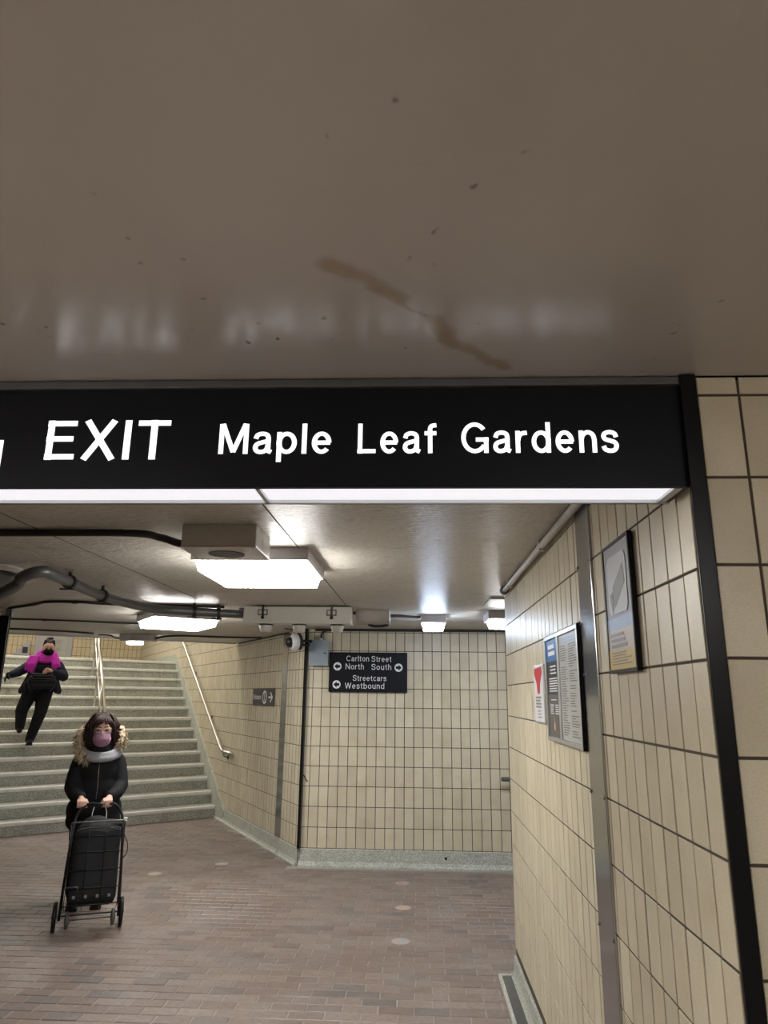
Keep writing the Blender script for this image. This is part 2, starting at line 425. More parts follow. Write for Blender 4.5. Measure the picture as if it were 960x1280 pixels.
def base_profile(bm, a, b, nrm, h=.17, out=.045):
    a = V(a); b = V(b); nrm = V(nrm); pts = [(0, 0), (out, 0), (out, .018), (.026, .03), (.016, .055), (.013, h-.006), (.009, h), (0, h)]
    A = [bm.verts.new(a+nrm*p+V((0, 0, z))) for p, z in pts]; B = [bm.verts.new(b+nrm*p+V((0, 0, z))) for p, z in pts]
    n = len(pts)
    for i in range(n): bm.faces.new((A[i], A[(i+1) % n], B[(i+1) % n], B[i]))
    bm.faces.new(A); bm.faces.new(B[::-1]); return bm
struct(obj('baseboard_far', base_profile(bmesh.new(), (W0.x-.01, YW-.001, -.006), (LW, YW-.001, -.006), (0, -1, 0), .174), 'terrazzo_base'), 'grey-green terrazzo cove base along the far wall', 'baseboard')
struct(obj('baseboard_angled', base_profile(base_profile(bmesh.new(), wall_pt(.60, -.006), wall_pt(.03, -.006), WN, .174), wall_pt(3.24, -.006), wall_pt(.62, -.006), WN, .174), 'terrazzo_base'), 'grey-green terrazzo cove base below the angled wall', 'baseboard')
struct(obj('baseboard_right', base_profile(bmesh.new(), (XR-.001, YC, -.006), (XR-.001, 1.6, -.006), (-1, 0, 0), .135, .02), 'terrazzo_base'), 'grey terrazzo base along the right wall', 'baseboard')
bm = bmesh.new(); lathe(bm, [(.016, 0), (.013, .004)], (.315, YW-.014, .10), 12, (0, -1, 0))
tag(obj('cable_hole', bm, 'black'), 'small dark hole drilled in the far terrazzo base', 'hole')
# rest of the shell, outside the frame
def shell(name, bm, label): return struct(obj(name, bm, 'tile_plain'), label, 'wall')
M['tile_plain'] = plain('plain_cream_wall', (.60, .53, .42), .4, 0, .08, 6)
wp = struct(obj('wall_portal_left', box((-9, YF-.03, 0), (-1.45, YF+.12, 2.42)), 'grout'), 'cream tiled wall left of the portal opening', 'wall')
tile_wall(wp, (0, YF-.03, 0), (1, 0, 0), (0, -1, 0), -1.45, -5.0, -1.45, -.03, 2.42, limit=0, z_first=.1718)
tile_wall(wp, (-1.45, YF-.03, 0), (0, 1, 0), (1, 0, 0), .05, .0, .15, -.03, 2.41, limit=0, z_first=.1718)
shell('wall_side_left', box((-9.1, -5, 0), (-9, 12.5, 5.2)), 'cream wall closing the far left side')
shell('wall_behind', box((-9, -5.1, 0), (4.5, -5, 2.42)), 'cream wall behind the viewer')
shell('wall_side_right', box((LW, -5, 0), (LW+.1, 8.1, 2.43)), 'cream wall closing the corridor on the right')
# ------------------------------------------------------------------ ceilings
struct(obj('ceiling_near', box((-9, -5, 2.42), (4.5, YF-.005, 2.6)), 'ceil_near'), 'smooth greige painted ceiling with a brown water stain', 'ceiling')
bm = bmesh.new()
eR = wall_pt(2.74, ZC); eL = eR + WN*7.2
prism(bm, [(-9, YF, ZC), (4.5, YF, ZC), (4.5, 8.05, ZC), (W0.x+.14, 8.05, ZC), (eR.x+.12, eR.y, ZC), (eR.x, eR.y, ZC), (eL.x, eL.y, ZC)], (0, 0, .19))
ch = struct(obj('ceiling_hall', bm, 'ceil_far'), 'rough beige painted ceiling of the hall with stains', 'ceiling')
for a, b in (((-.60, 2.35), (-.565, 5.72)), ((-1.735, 2.3), (-1.70, 5.4))):     # filled joints between the ceiling panels
    a, b = V((*a, ZC)), V((*b, ZC)); sd_ = V((b.y-a.y, a.x-b.x, 0)).normalized()*.003
    obj('panel_joint', prism(bmesh.new(), [a-sd_, b-sd_, b+sd_, a+sd_], (0, 0, -.0012)), 'grout', ch)
bm = bmesh.new(); a = eR+WN*.02
prism(bm, [a, a+WN*7, a+WN*7+WD*.03, a+WD*.03], (0, 0, .19)); bmesh.ops.translate(bm, verts=bm.verts[:], vec=(0, 0, -.012))
struct(obj('trim_6', bm, 'housing'), 'pale metal edge strip where the ceiling ends above the stairs', 'trim')
bm = bmesh.new(); prism(bm, [eR+V((.3, .2, 2.6)), eL+V((0, 0, 2.6)), eL+WD*12+V((0, 0, 2.6)), eR+WD*12+V((.3, .2, 2.6))], (0, 0, .15))
struct(obj('ceiling_upper', bm, 'ceil_far'), 'beige ceiling high above the stair landing', 'ceiling')
bm = bmesh.new(); prism(bm, [eR+V((0, 0, .19)), eL+V((0, 0, .19)), eL+WD*.03+V((0, 0, .19)), eR+WD*.03+V((0, 0, .19))], (0, 0, 2.6))
shell('wall_over_stairs', bm, 'cream wall above the ceiling edge over the stairs')

# ------------------------------------------------------------------ staircase
LWID = 6.0
st = tag(empty('staircase', SO - SA*2.5), 'wide grey terrazzo staircase of fourteen steps with pale nosings', 'stairs')
inv = Matrix.Translation(-(SO - SA*2.5))
def sobj(name, bm, mat, parent, smooth=False):
    bmesh.ops.transform(bm, matrix=inv, verts=bm.verts[:]); return obj(name, bm, mat, parent, smooth)
for k in range(1, NST+1):
    p = SO + SB*RUN*(k-1); z0, z1 = (k-1)*RISE-.02, stair_z(k)
    if k == 1: z0 = 0
    dp = RUN+.06 if k < NST else 5.2
    bm = bmesh.new(); p = p + SA*.055
    bm = bmesh.new(); q = [p+SB*.022, p-SA*LWID+SB*.022, p-SA*LWID+SB*dp, p+SB*dp]
    prism(bm, [V((a.x, a.y, z0)) for a in q], (0, 0, z1-z0))
    stp = sobj('step', bm, 'terrazzo', st)
    bm = bmesh.new()
    prof = [(.022, -.05), (.006, -.044), (0, -.03), (0, -.006), (.006, .0), (.026, .001), (.045, .001), (.045, -.012), (.023, -.02)]
    prism(bm, [V((p.x, p.y, z1)) + SB*a + V((0, 0, b)) for a, b in prof], -SA*LWID)
    sobj('nosing', bm, 'nosing', stp)
    bm = bmesh.new()       # coved end block where the step meets the skirting
    prism(bm, [V((p.x, p.y, z0)) - SA*.0 + SB*.03, V((p.x, p.y, z0)) - SA*.07 + SB*.03, V((p.x, p.y, z0)) - SA*.05 + SB*.008, V((p.x, p.y, z0)) + SB*.0], (0, 0, z1-z0))
    sobj('step_end', bm, 'terrazzo', stp)
bm = bmesh.new(); sk = [(2.9, 0), (2.85, .14), (6.95, 2.448), (SMAX, 2.448), (SMAX, 2.2), (7.2, 2.2), (3.3, 0)]
prism(bm, [wall_pt(s, z, .0) for s, z in sk], WN*.022)
sobj('skirting', bm, 'terrazzo_base', st)
# back of the upper landing
bw0 = wall_pt(SMAX, 2.2)
bm = bmesh.new(); prism(bm, [bw0, bw0+WN*7.5, bw0+WN*7.5+WD*.2, bw0+WD*.2], (0, 0, 3.0))
wb = struct(obj('wall_landing', bm, 'grout'), 'warm cream tiled wall at the back of the upper landing', 'wall')
tile_wall(wb, wall_pt(SMAX, 0)+WN*7.5, -WN, -WD, 0, 0, 7.5, 2.30, 3.9, mat='tile_warm', limit=0, z_first=.17)
mxb = frame_mx(bw0+WD*-.01, -WN, (0, 0, 1))     # local x along wall to the right, y up, z towards viewer
def at_back(u, z): return V((u, z-2.2, 0))
bm = bmesh.new(); bx(bm, (-2.32, .10, .0), (-1.72, 2.4, .04)); o = obj('door_1', bm, 'grey_paint', None, mx=mxb); struct(o, 'flat grey-beige door on the upper landing wall', 'door')
bm = bmesh.new(); bx(bm, (-1.72, .10, 0), (-1.62, 2.5, .07)); bx(bm, (-2.42, .10, 0), (-2.32, 2.5, .07)); obj('door_frame', bm, 'housing', o)
bm = bmesh.new(); prism(bm, [(-3.05, .12, .01), (-2.55, .12, .01), (-2.55, .70, .01)], (0, 0, .25))
o = obj('parapet', bm, 'housing', None, mx=mxb); tag(o, 'small grey sloping parapet beside the door on the landing', 'parapet')
bm = bmesh.new(); bx(bm, (-2.88, .17, .255), (-2.57, .33, .275)); bx(bm, (-2.68, .38, .255), (-2.57, .52, .275)); obj('vent_panel', bm, 'black', o)

# ------------------------------------------------------------------ handrails
rp = [wall_pt(s, z, .07) for s, z in ((8.0, 3.62), (6.243, 2.678), (4.6, 1.797), (3.05, .967))] + [wall_pt(2.975, .932, .07), wall_pt(2.90, .919, .07), wall_pt(2.40, .917, .07)]
hr = tag(empty('wall_handrail', wall_pt(2.4, 0)), 'steel tube handrail fixed along the angled tiled wall', 'handrail')
inv2 = Matrix.Translation(-wall_pt(2.4, 0))
bm = tube(bmesh.new(), rp, .021, 12); bmesh.ops.transform(bm, matrix=inv2, verts=bm.verts[:]); obj('rail', bm, 'rail', hr, True)
for s in (2.86, 3.9, 5.2, 6.5):
    z = .917 if s < 2.95 else .926+(s-2.974)*.536
    bm = tube(bmesh.new(), catmull([wall_pt(s, z-.015, .07), wall_pt(s, z-.06, .06), wall_pt(s, z-.075, .012)], 5), .008, 8)
    lathe(bm, [(.03, 0), (.03, .008), (.012, .012)], wall_pt(s, z-.075, .004), 14, WN)
    bmesh.ops.transform(bm, matrix=inv2, verts=bm.verts[:]); obj('bracket', bm, 'galv', hr, True)
t0 = 1.555
def mid(k, dz): return SO + SB*(RUN*(k-1)+.12) - SA*t0 + V((0, 0, stair_z(k)+dz))
mb = mid(2, 0); mb.z = 0
mr = tag(empty('stair_handrail', mid(2, 0)), 'steel centre handrail with posts standing on the stairs', 'handrail')
inv3 = Matrix.Translation(-mid(2, 0))
for dz, r in ((.88, .024), (.55, .014)):
    bm = tube(bmesh.new(), [mid(2, dz), mid(14, dz), mid(14, dz)+SB*1.2], r, 12); bmesh.ops.transform(bm, matrix=inv3, verts=bm.verts[:]); obj('rail', bm, 'rail', mr, True)
for k in (2, 6, 9, 12, 14):
    bm = tube(bmesh.new(), [mid(k, -.004), mid(k, .88)], .017, 10); lathe(bm, [(.035, 0), (.035, .006), (.02, .01)], mid(k, -.002), 14)
    bmesh.ops.transform(bm, matrix=inv3, verts=bm.verts[:]); obj('post', bm, 'rail', mr, True)
fr = tag(empty('corridor_handrail', (.915, 7.72, .880)), 'end of a steel handrail on far wall beside the right corner', 'handrail')
bm = tube(bmesh.new(), [(-.02, 0, 0), (2.6, 0, 0)], .022, 12); lathe(bm, [(.022, 0), (.018, .006), (.0005, .009)], (-.02, 0, 0), 12, (-1, 0, 0)); obj('rail', bm, 'galv', fr, True)
bm = tube(bmesh.new(), catmull([(.1, 0, -.01), (.1, .02, -.05), (.1, .108, -.055)], 5), .009, 8); obj('bracket', bm, 'galv', fr, True)
# ------------------------------------------------------------------ grotesque lettering drawn as strokes
def _arc(cx, cy, rx, ry, a0, a1, n=22): return [(cx+rx*math.cos(math.radians(a0+(a1-a0)*i/n)), cy+ry*math.sin(math.radians(a0+(a1-a0)*i/n))) for i in range(n+1)]
def _cr(*p): return [(q.x, q.y) for q in catmull([(a, b, 0) for a, b in p], 6)]
SW = .15; SH = SW/2
_o = lambda cx: _arc(cx, .36, .285-SH+.005, .375-SH, 0, 360, 28)
GL = {
 'E': (.60, [[(SH, 0), (SH, 1)], [(0, 1-SH), (.60, 1-SH)], [(0, .53), (.55, .53)], [(0, SH), (.60, SH)]]),
 'X': (.72, [[(.07, 0), (.64, 1)], [(.08, 1), (.65, 0)]]), 'I': (SW, [[(SH, 0), (SH, 1)]]),
 'T': (.66, [[(0, 1-SH), (.66, 1-SH)], [(.33, 0), (.33, 1)]]),
 'M': (.84, [[(SH, 0), (SH, 1)], [(.84-SH, 0), (.84-SH, 1)], [(.10, 1), (.42, .06)], [(.74, 1), (.42, .06)]]),
 'L': (.55, [[(SH, 0), (SH, 1)], [(0, SH), (.55, SH)]]),
 'G': (.82, [_arc(.41, .5, .41-SH, .515-SH, 38, 325), [(.82-SH, 0), (.82-SH, .50)], [(.44, .44), (.82, .44)]]),
 'C': (.78, [_arc(.41, .5, .41-SH, .515-SH, 38, 322)]),
 'N': (.74, [[(SH, 0), (SH, 1)], [(.74-SH, 0), (.74-SH, 1)], [(.09, .98), (.65, .02)]]),
 'S': (.66, [_cr((.59, .72), (.55, .86), (.42, .94), (.30, .945), (.13, .88), (.075, .74), (.13, .61), (.30, .545), (.48, .48), (.585, .36), (.57, .18), (.45, .07), (.31, .055), (.15, .10), (.07, .28))]),
 'W': (.98, [[(.04, 1), (.26, 0)], [(.26, .02), (.49, .98)], [(.49, .98), (.72, .02)], [(.72, 0), (.94, 1)]]),
 'a': (.53, [_cr((.075, .50), (.12, .62), (.25, .665), (.38, .63), (.425, .52), (.425, .25), (.435, .10), (.52, .055)), _cr((.425, .42), (.27, .38), (.12, .32), (.07, .20), (.12, .09), (.24, .06), (.37, .12), (.425, .26))]),
 'p': (.57, [[(SH, -.27), (SH, .72)], _o(.285)]), 'b': (.57, [[(SH, 0), (SH, 1)], _o(.285)]), 'd': (.57, [[(.57-SH, 0), (.57-SH, 1)], _o(.285)]),
 'l': (SW, [[(SH, 0), (SH, 1)]]), 'o': (.57, [_o(.285)]),
 'e': (.56, [[(.06, .36), (.52, .36)], _arc(.28, .36, .28-SH, .375-SH, 0, 318)]),
 'c': (.53, [_arc(.28, .36, .28-SH, .375-SH, 42, 318)]),
 'f': (.36, [_cr((.17, 0), (.17, .5), (.17, .80), (.22, .91), (.36, .935)), [(0, .665), (.36, .665)]]),
 'r': (.35, [[(SH, 0), (SH, .72)], _cr((SH, .40), (.13, .57), (.22, .64), (.35, .655))]),
 'n': (.53, [[(SH, 0), (SH, .72)], _cr((SH, .42), (.13, .58), (.27, .665), (.41, .59), (.53-SH, .42), (.53-SH, .2), (.53-SH, 0))]),
 'h': (.53, [[(SH, 0), (SH, 1)], _cr((SH, .42), (.13, .58), (.27, .665), (.41, .59), (.53-SH, .42), (.53-SH, .2), (.53-SH, 0))]),
 'u': (.53, [[(.53-SH, 0), (.53-SH, .72)], _cr((.53-SH, .30), (.40, .13), (.26, .055), (.12, .13), (SH, .30), (SH, .5), (SH, .72))]),
 's': (.50, [_cr((.435, .50), (.39, .62), (.25, .665), (.11, .62), (.075, .52), (.13, .43), (.26, .385), (.39, .33), (.435, .22), (.38, .09), (.25, .055), (.11, .10), (.06, .21))]),
 't': (.34, [_cr((.17, .90), (.17, .6), (.17, .22), (.20, .09), (.34, .065)), [(0, .665), (.33, .665)]]),
 'y': (.50, [[(.04, .72), (.27, .04)], [(.46, .72), (.22, -.10)], _cr((.25, -.02), (.20, -.16), (.04, -.20))]),
}
def stroke_text(body, x0, x1, cap, depth=.0008, spc=.13, wt=.9):
    """letters as flat ribbons in the XY plane, face at z = 0 .. depth"""
    x = 0; rib = []
    for ch in body:
        wd, st_ = GL[ch]
        for pl in st_: rib.append([(px+x, py) for px, py in pl])
        x += wd+spc
    sx = (x1-x0)/(x-spc)
    bm = bmesh.new()
    for pl in rib:
        P2 = [V((a, b)) for a, b in pl]; n = len(P2); closed = (P2[0]-P2[-1]).length < 1e-4; L_, R_ = [], []
        for i in range(n):
            a = P2[i-1] if i else (P2[-2] if closed else None); b = P2[i+1] if i < n-1 else (P2[1] if closed else None)
            t = ((b-P2[i]).normalized() if b is not None else V((0, 0))) + ((P2[i]-a).normalized() if a is not None else V((0, 0)))
            t.normalize(); nn = V((-t.y, t.x))*SH*wt
            L_.append(P2[i]+nn); R_.append(P2[i]-nn)
        f = lambda q, z: bm.verts.new((x0+q.x*sx, q.y*cap, z))
        a0 = [f(q, 0) for q in L_]; b0 = [f(q, 0) for q in R_]; a1 = [f(q, depth) for q in L_]; b1 = [f(q, depth) for q in R_]
        for i in range(n-1):
            bm.faces.new((a1[i], b1[i], b1[i+1], a1[i+1])); bm.faces.new((a0[i], a0[i+1], b0[i+1], b0[i]))
            bm.faces.new((a0[i], a1[i], a1[i+1], a0[i+1])); bm.faces.new((b0[i], b0[i+1], b1[i+1], b1[i]))
        if not closed:
            bm.faces.new((a0[0], b0[0], b1[0], a1[0])); bm.faces.new((a0[-1], a1[-1], b1[-1], b0[-1]))
    me = bpy.data.meshes.new('lettering'); bm.to_mesh(me); bm.free(); return me
# ------------------------------------------------------------------ illuminated overhead sign
sg = tag(empty('overhead_sign', (-1.2, YF, 2.40)), 'long black illuminated hanging sign with white lettering and lit underside', 'sign')
def lob(name, bm, mat, par, org, smooth=False):
    bmesh.ops.translate(bm, verts=bm.verts[:], vec=-V(org)); return obj(name, bm, mat, par, smooth)
SOX = (-1.2, YF, 2.40)
SL, SR, SB0, ST = -1.44, .619, 2.150, 2.400
bm = bmesh.new()
bx(bm, (SL, YF, SB0), (SR, YF+.012, ST-.004)); bx(bm, (SL, YF+.012, ST-.02), (SR, YF+.145, ST)); bx(bm, (SL, YF+.135, SB0), (SR, YF+.147, ST-.02)); bx(bm, (SR-.012, YF+.012, SB0), (SR, YF+.135, ST-.02))
lob('case', bm, 'sign_black', sg, SOX)
bm = box((SL, YF-.012, ST-.003), (SR+.01, YF+.03, ST+.016), .002); lob('top_rail', bm, 'galv', sg, SOX)
M['lens'] = emit('sign_lens_glow', (.92, .93, 1.0), L_LENS)
M['letter'] = emit('sign_letter_glow', (.97, .98, 1.0), L_SIGN)
for a, b in ((SL+.01, -.372), (-.362, SR-.03)):
    lob('lens', box((a, YF+.014, SB0+.006), (b, YF+.128, SB0+.014)), 'lens', sg, SOX)
bm = box((-.372, YF+.012, SB0-.002), (-.362, YF+.14, SB0+.02)); bx(bm, (SR-.03, YF+.012, SB0-.001), (SR-.012, YF+.13, SB0+.008)); bx(bm, (SL, YF+.126, SB0-.002), (SR, YF+.136, SB0+.012)); lob('lens_frame', bm, 'aluminium', sg, SOX)
def word(par, body, x0, x1, zb, cap, y, mat, org, wt=.9):
    me = stroke_text(body, x0, x1, cap, wt=wt); me.materials.append(M[mat])
    o = bpy.data.objects.new('lettering', me); COL.objects.link(o); o.parent = par
    o.matrix_local = Matrix.Translation(V((0, y, zb))-V(org)) @ Matrix.Rotation(math.pi/2, 4, 'X')
    return o
YL = YF-.0015
word(sg, 'EXIT', -.880, -.581, 2.219, .099, YL, 'letter', SOX)
word(sg, 'Maple', -.463, -.195, 2.232, .075, YL, 'letter', SOX)
word(sg, 'Leaf', -.134, .050, 2.232, .074, YL, 'letter', SOX)
word(sg, 'Gardens', .107, .468, 2.232, .075, YL, 'letter', SOX)
word(sg, 'l', -.998, -.9835, 2.191, .078, YL, 'letter', SOX)

# ------------------------------------------------------------------ ceiling lamps
def glow(name, col, s):
    if name not in M: M[name] = emit(name, col, s)
    return name
def troffer(name, label, c, sx, sy, zl, mat, rz=0, ztop=ZC, trim=.025, group=None, slope=.014):
    o = tag(empty(name, (c[0], c[1], ztop), rz), label, 'ceiling light', group)
    h = ztop-zl
    bm = bmesh.new(); bx(bm, (-sx/2-trim, -sy/2-trim, -h*.55), (sx/2+trim, sy/2+trim, 0), .004); obj('housing', bm, 'housing', o)
    bm = bmesh.new(); a, b = (sx/2, sy/2), (sx/2-slope, sy/2-slope)
    t_ = [bm.verts.new((x*a[0], y*a[1], -h*.55-.001)) for x, y in ((-1, -1), (1, -1), (1, 1), (-1, 1))]
    u_ = [bm.verts.new((x*b[0], y*b[1], -h)) for x, y in ((-1, -1), (1, -1), (1, 1), (-1, 1))]
    bm.faces.new(u_); bm.faces.new(t_)
    for i in range(4): bm.faces.new((t_[i], t_[(i+1) % 4], u_[(i+1) % 4], u_[i]))
    obj('diffuser', bm, mat, o)
    return o
troffer('ceiling_light', 'large square glowing ceiling light behind the speaker box', (-.838, 3.765), .56, .59, 2.295, glow('lamp_main', (1, .985, .955), L_MAIN), trim=.02)
troffer('ceiling_light', 'bright rectangular ceiling light turned towards the stairs beneath the thick pipe', (-2.20, 6.46), .56, .60, 2.285, glow('lamp_second', (1, .985, .955), L_SECOND), math.radians(34))
troffer('ceiling_light', 'small cool white ceiling light above the far tiled wall', (.168, 6.46), .20, .18, 2.275, glow('lamp_cool', (.62, .77, 1), L_COOL), trim=.012, slope=.012)
troffer('ceiling_light', 'white ceiling light half hidden by the right wall end', (.98, 6.24), .66, .36, 2.285, glow('lamp_right', (.97, .98, 1), L_RIGHT), slope=.02)
for i, (x, y, t) in enumerate(((-6.0, 1.16, 'farthest left front row'), (-4.6, 1.16, 'middle front row'), (-3.2, 1.16, 'nearest front row'), (-2.2, -1.6, 'left back row'), (1.2, -1.6, 'right back row'))):
    troffer('ceiling_light', t+' ceiling light of the near hall behind the viewer', (x, y), 1.2, .30, 2.33, glow('lamp_near', (1, .985, .96), L_NEAR), ztop=2.42, group='near hall lights')
pu = wall_pt(5.6, 0)+WN*1.7
for i in range(4):
    q = pu + WN*2.4*(i % 2) + WD*(3.4*(i//2)-1.2)
    troffer('ceiling_light', ('right' if i % 2 == 0 else 'left')+(' ceiling light high over the stairs' if i < 2 else ' ceiling light high over the stair landing'), (q.x, q.y), 1.2, 1.2, 4.88, glow('lamp_upper', (1, .95, .86), L_UPPER), ANG, ztop=5.01, group='landing lights')
# emergency lamp at the ceiling edge over the stairs
e = tag(empty('emergency_light', (-3.45, 8.72, ZC)), 'small grey box lamp at the ceiling edge above the stairs', 'emergency light')
obj('housing', box((-.22, -.06, -.085), (.20, .10, 0), .006), 'grey_paint', e)
obj('lens', box((-.205, .13, -.115), (-.035, .28, -.045), .012), glow('lamp_small', (.95, .97, 1), L_SMALL), e)
obj('lens_bracket', box((-.23, .10, -.05), (-.01, .30, -.001), .004), 'housing', e)
bm = tube(bmesh.new(), catmull([(-.50, -.02, -.014), (-.36, -.02, -.02), (-.29, -.02, -.05), (-.22, 0, -.055)], 6), .008, 8); obj('lead', bm, 'cable', e, True)

# ------------------------------------------------------------------ boxes on the ceiling
s_ = tag(empty('speaker_box', (-.857, 2.952, ZC)), 'grey metal loudspeaker box on the ceiling before the large light', 'speaker')
obj('body', box((-.165, 0, -.100), (.165, .30, 0), .004), 'grey_paint', s_)
obj('cover_plate', box((-.168, -.003, -.104), (.168, .303, -.099), .0015), 'grey_paint', s_)
M['grille'] = plain('dark_perforated_mesh', (.13, .125, .12), .6); gr = obj('grille', lathe(bmesh.new(), [(.082, 0), (.082, .002), (.078, .003)], (0, .15, -.107), 32), 'grille', s_)
bm = bmesh.new()
for i in range(-6, 7):
    for j in range(-6, 7):
        if i*i+j*j < 38: lathe(bm, [(.0035, 0), (.003, .001)], (i*.0118, .15+j*.0118, -.108), 6)
ho = obj('perforations', bm, 'black', gr); ho['kind'] = 'stuff'
for x in (-.15, .15):
    for y in (.02, .28): obj('screw', lathe(bmesh.new(), [(.005, 0), (.003, -.003)], (x, y, -.104), 8), 'housing', s_)
obj('knockout', lathe(bmesh.new(), [(.014, 0), (.014, .002)], (-.01, -.0045, -.05), 14, (0, 1, 0)), 'housing', s_); obj('knockout', lathe(bmesh.new(), [(.014, 0), (.014, .002)], (.165, .15, -.05), 14, (1, 0, 0)), 'housing', s_)
jb = tag(empty('cable_trough', (-.97, 5.83, ZC)), 'long pale metal trough clamped under the ceiling with three sockets', 'cable trough')
obj('body', box((-.445, -.07, -.142), (.445, .09, -.012), .003), 'pale', jb)
obj('lid', box((-.447, -.073, -.150), (.447, .092, -.140), .002), 'pale', jb)
for x in (-.285, .285):
    bm = bmesh.new(); bx(bm, (x-.008, -.085, -.115), (x+.008, -.072, .0)); bx(bm, (x-.04, -.082, -.085), (x+.04, -.076, -.078)); bx(bm, (x-.04, -.082, -.045), (x+.04, -.076, -.038)); bx(bm, (x-.04, -.082, -.085), (x-.034, -.076, -.038)); bx(bm, (x+.034, -.082, -.085), (x+.04, -.076, -.038)); lathe(bm, [(.016, 0), (.010, .02)], (x, -.080, -.11), 10, (0, 0, 1))
    obj('clamp', bm, 'cable', jb)
for x in (-.275, .005, .325):
    so = obj('socket', lathe(bmesh.new(), [(.040, -.212), (.046, -.205), (.056, -.162), (.056, -.158)], (x, .02, 0), 20), 'pale', jb, True)
    obj('socket_ring', lathe(bmesh.new(), [(.060, -.160), (.060, -.1495)], (x, .02, 0), 20), 'cable', so)
bm = bmesh.new(); lathe(bm, [(.018, 0), (.018, .003)], (-.40, -.0735, -.06), 16, (0, -1, 0)); obj('knockout', bm, 'pale', jb)
j2 = tag(empty('junction_box', (-.365, 6.05, ZC)), 'beige junction box on the ceiling right of the pale trough', 'junction box')
obj('body', box((-.145, 0, -.098), (.145, .25, 0), .004), 'grey_paint', j2); obj('lid', box((-.148, -.003, -.104), (.148, .253, -.097), .002), 'grey_paint', j2)
obj('knockout', lathe(bmesh.new(), [(.018, 0), (.018, .004)], (-.08, -.004, -.05), 14, (0, 1, 0)), 'housing', j2)
bm = tube(bmesh.new(), catmull([(-.05, .2, -.104), (0, .2, -.12), (.08, .2, -.118), (.13, .2, -.104)], 6), .012, 8); obj('hanging_lead', bm, 'cable', j2, True)
tag(obj('ceiling_plate', box((.56, 5.24, ZC-.012), (.95, 5.70, ZC-.0005), .003), 'grey_paint'), 'white cover plate on the ceiling beside the right wall end', 'cover plate')
# round dome unit cut by the left edge
d_ = tag(empty('dome_unit', (-2.56, 4.06, ZC)), 'round dome fixture with white rim cut by the left edge', 'ceiling fixture')
obj('rim', lathe(bmesh.new(), [(.19, 0), (.19, -.022), (.175, -.03), (.165, -.03)], (0, 0, 0), 32), 'white_plastic', d_, True)
obj('dome', lathe(bmesh.new(), [(.16, -.031), (.155, -.06), (.13, -.10), (.08, -.13), (.02, -.14)], (0, 0, 0), 32), 'galv', d_, True)

# ------------------------------------------------------------------ pipes and cables under the ceiling
pp = tag(empty('conduit_pipe', (-2.1, 4.7, 2.34)), 'thick grey conduit bending across the left ceiling', 'pipe')
path = [(-3.3, 4.0, 1.80), (-2.36, 3.9, 2.235), (-2.23, 3.85, 2.318), (-2.13, 3.86, 2.352), (-2.115, 4.0, 2.352), (-2.17, 4.69, 2.342), (-2.14, 5.2, 2.340), (-2.04, 5.50, 2.340), (-1.80, 5.66, 2.340), (-1.43, 5.80, 2.335)]
bm = tube(bmesh.new(), catmull(path, 6), .034, 14); lob('pipe', bm, 'galv', pp, (-2.1, 4.7, 2.34), True)
for p, t in (((-2.13, 4.2, 2.35), (-.06, 1, 0)), ((-2.165, 4.75, 2.342), (.05, 1, 0)), ((-1.80, 5.66, 2.34), (1, .4, 0)), ((-1.62, 5.73, 2.338), (1, .4, 0))):
    bm = lathe(bmesh.new(), [(.044, -.014), (.044, .014)], p, 16, t); c_ = V(t).normalized()
    bx(bm, (p[0]-.006, p[1]-.012, p[2]+.03), (p[0]+.006, p[1]+.012, ZC-.001)); bx(bm, (p[0]-.05, p[1]-.015, p[2]-.05), (p[0]+.03, p[1]+.015, p[2]-.042))
    lob('clamp', bm, 'cable', pp, (-2.1, 4.7, 2.34))
def cable(label, pts, r, mat='cable', clips=(), name='ceiling_cable', cat='cable'):
    org = V(pts[0]); o = tag(empty(name, org), label, cat)
    bm = tube(bmesh.new(), [p-org for p in catmull(pts, 7)], r, 8); obj('sheath', bm, mat, o, True)
    for c in clips:
        bm = bmesh.new(); bx(bm, (c[0]-.014, c[1]-r*1.4, c[2]-r*1.3), (c[0]+.014, c[1]+r*1.4, c[2]+r*1.5)); bmesh.ops.translate(bm, verts=bm.verts[:], vec=-org); obj('clip', bm, mat, o)
    return o
cable('thick black cable running from the left edge to the speaker box', [(-3.4, 3.06, 2.392), (-1.9, 3.05, 2.392), (-1.30, 3.04, 2.390), (-1.17, 3.10, 2.382), (-1.08, 3.10, 2.355), (-1.015, 3.10, 2.35)], .0175)
cable('thin cable sagging along the left ceiling below the thick pipe', [(-3.55, 6.0, 2.399), (-3.2, 5.75, 2.399), (-2.97, 5.55, 2.399), (-2.7, 5.56, 2.399), (-2.5, 5.67, 2.399), (-2.1, 5.73, 2.399), (-1.6, 5.83, 2.399)], .011, clips=((-2.75, 5.555, 2.399),))
cable('thin cable crossing the left ceiling before the rotated light', [(-5.0, 6.88, 2.401), (-4.06, 6.93, 2.401), (-3.6, 7.02, 2.401), (-3.04, 7.25, 2.401), (-2.6, 7.3, 2.401)], .009, clips=((-3.75, 6.985, 2.401), (-2.78, 7.285, 2.401)))
cable('thin black cable along the ceiling edge above the stairs', [(-5.2, 7.86, 2.401), (-4.67, 8.0, 2.401), (-4.2, 8.28, 2.401), (-3.95, 8.55, 2.401)], .012)
cable('black cable from the box lamp along the ceiling to the angled wall', [(-3.25, 8.75, 2.36), (-3.1, 8.72, 2.385), (-2.9, 8.8, 2.40), (-2.45, 8.95, 2.40), (-1.95, 9.0, 2.40)], .012)
cable('thin wire running along the top edge of the angled wall', [wall_pt(2.6, 2.40, .02), wall_pt(1.6, 2.40, .02), wall_pt(.8, 2.40, .025), wall_pt(.45, 2.37, .04), wall_pt(.36, 2.31, .06)], .009)
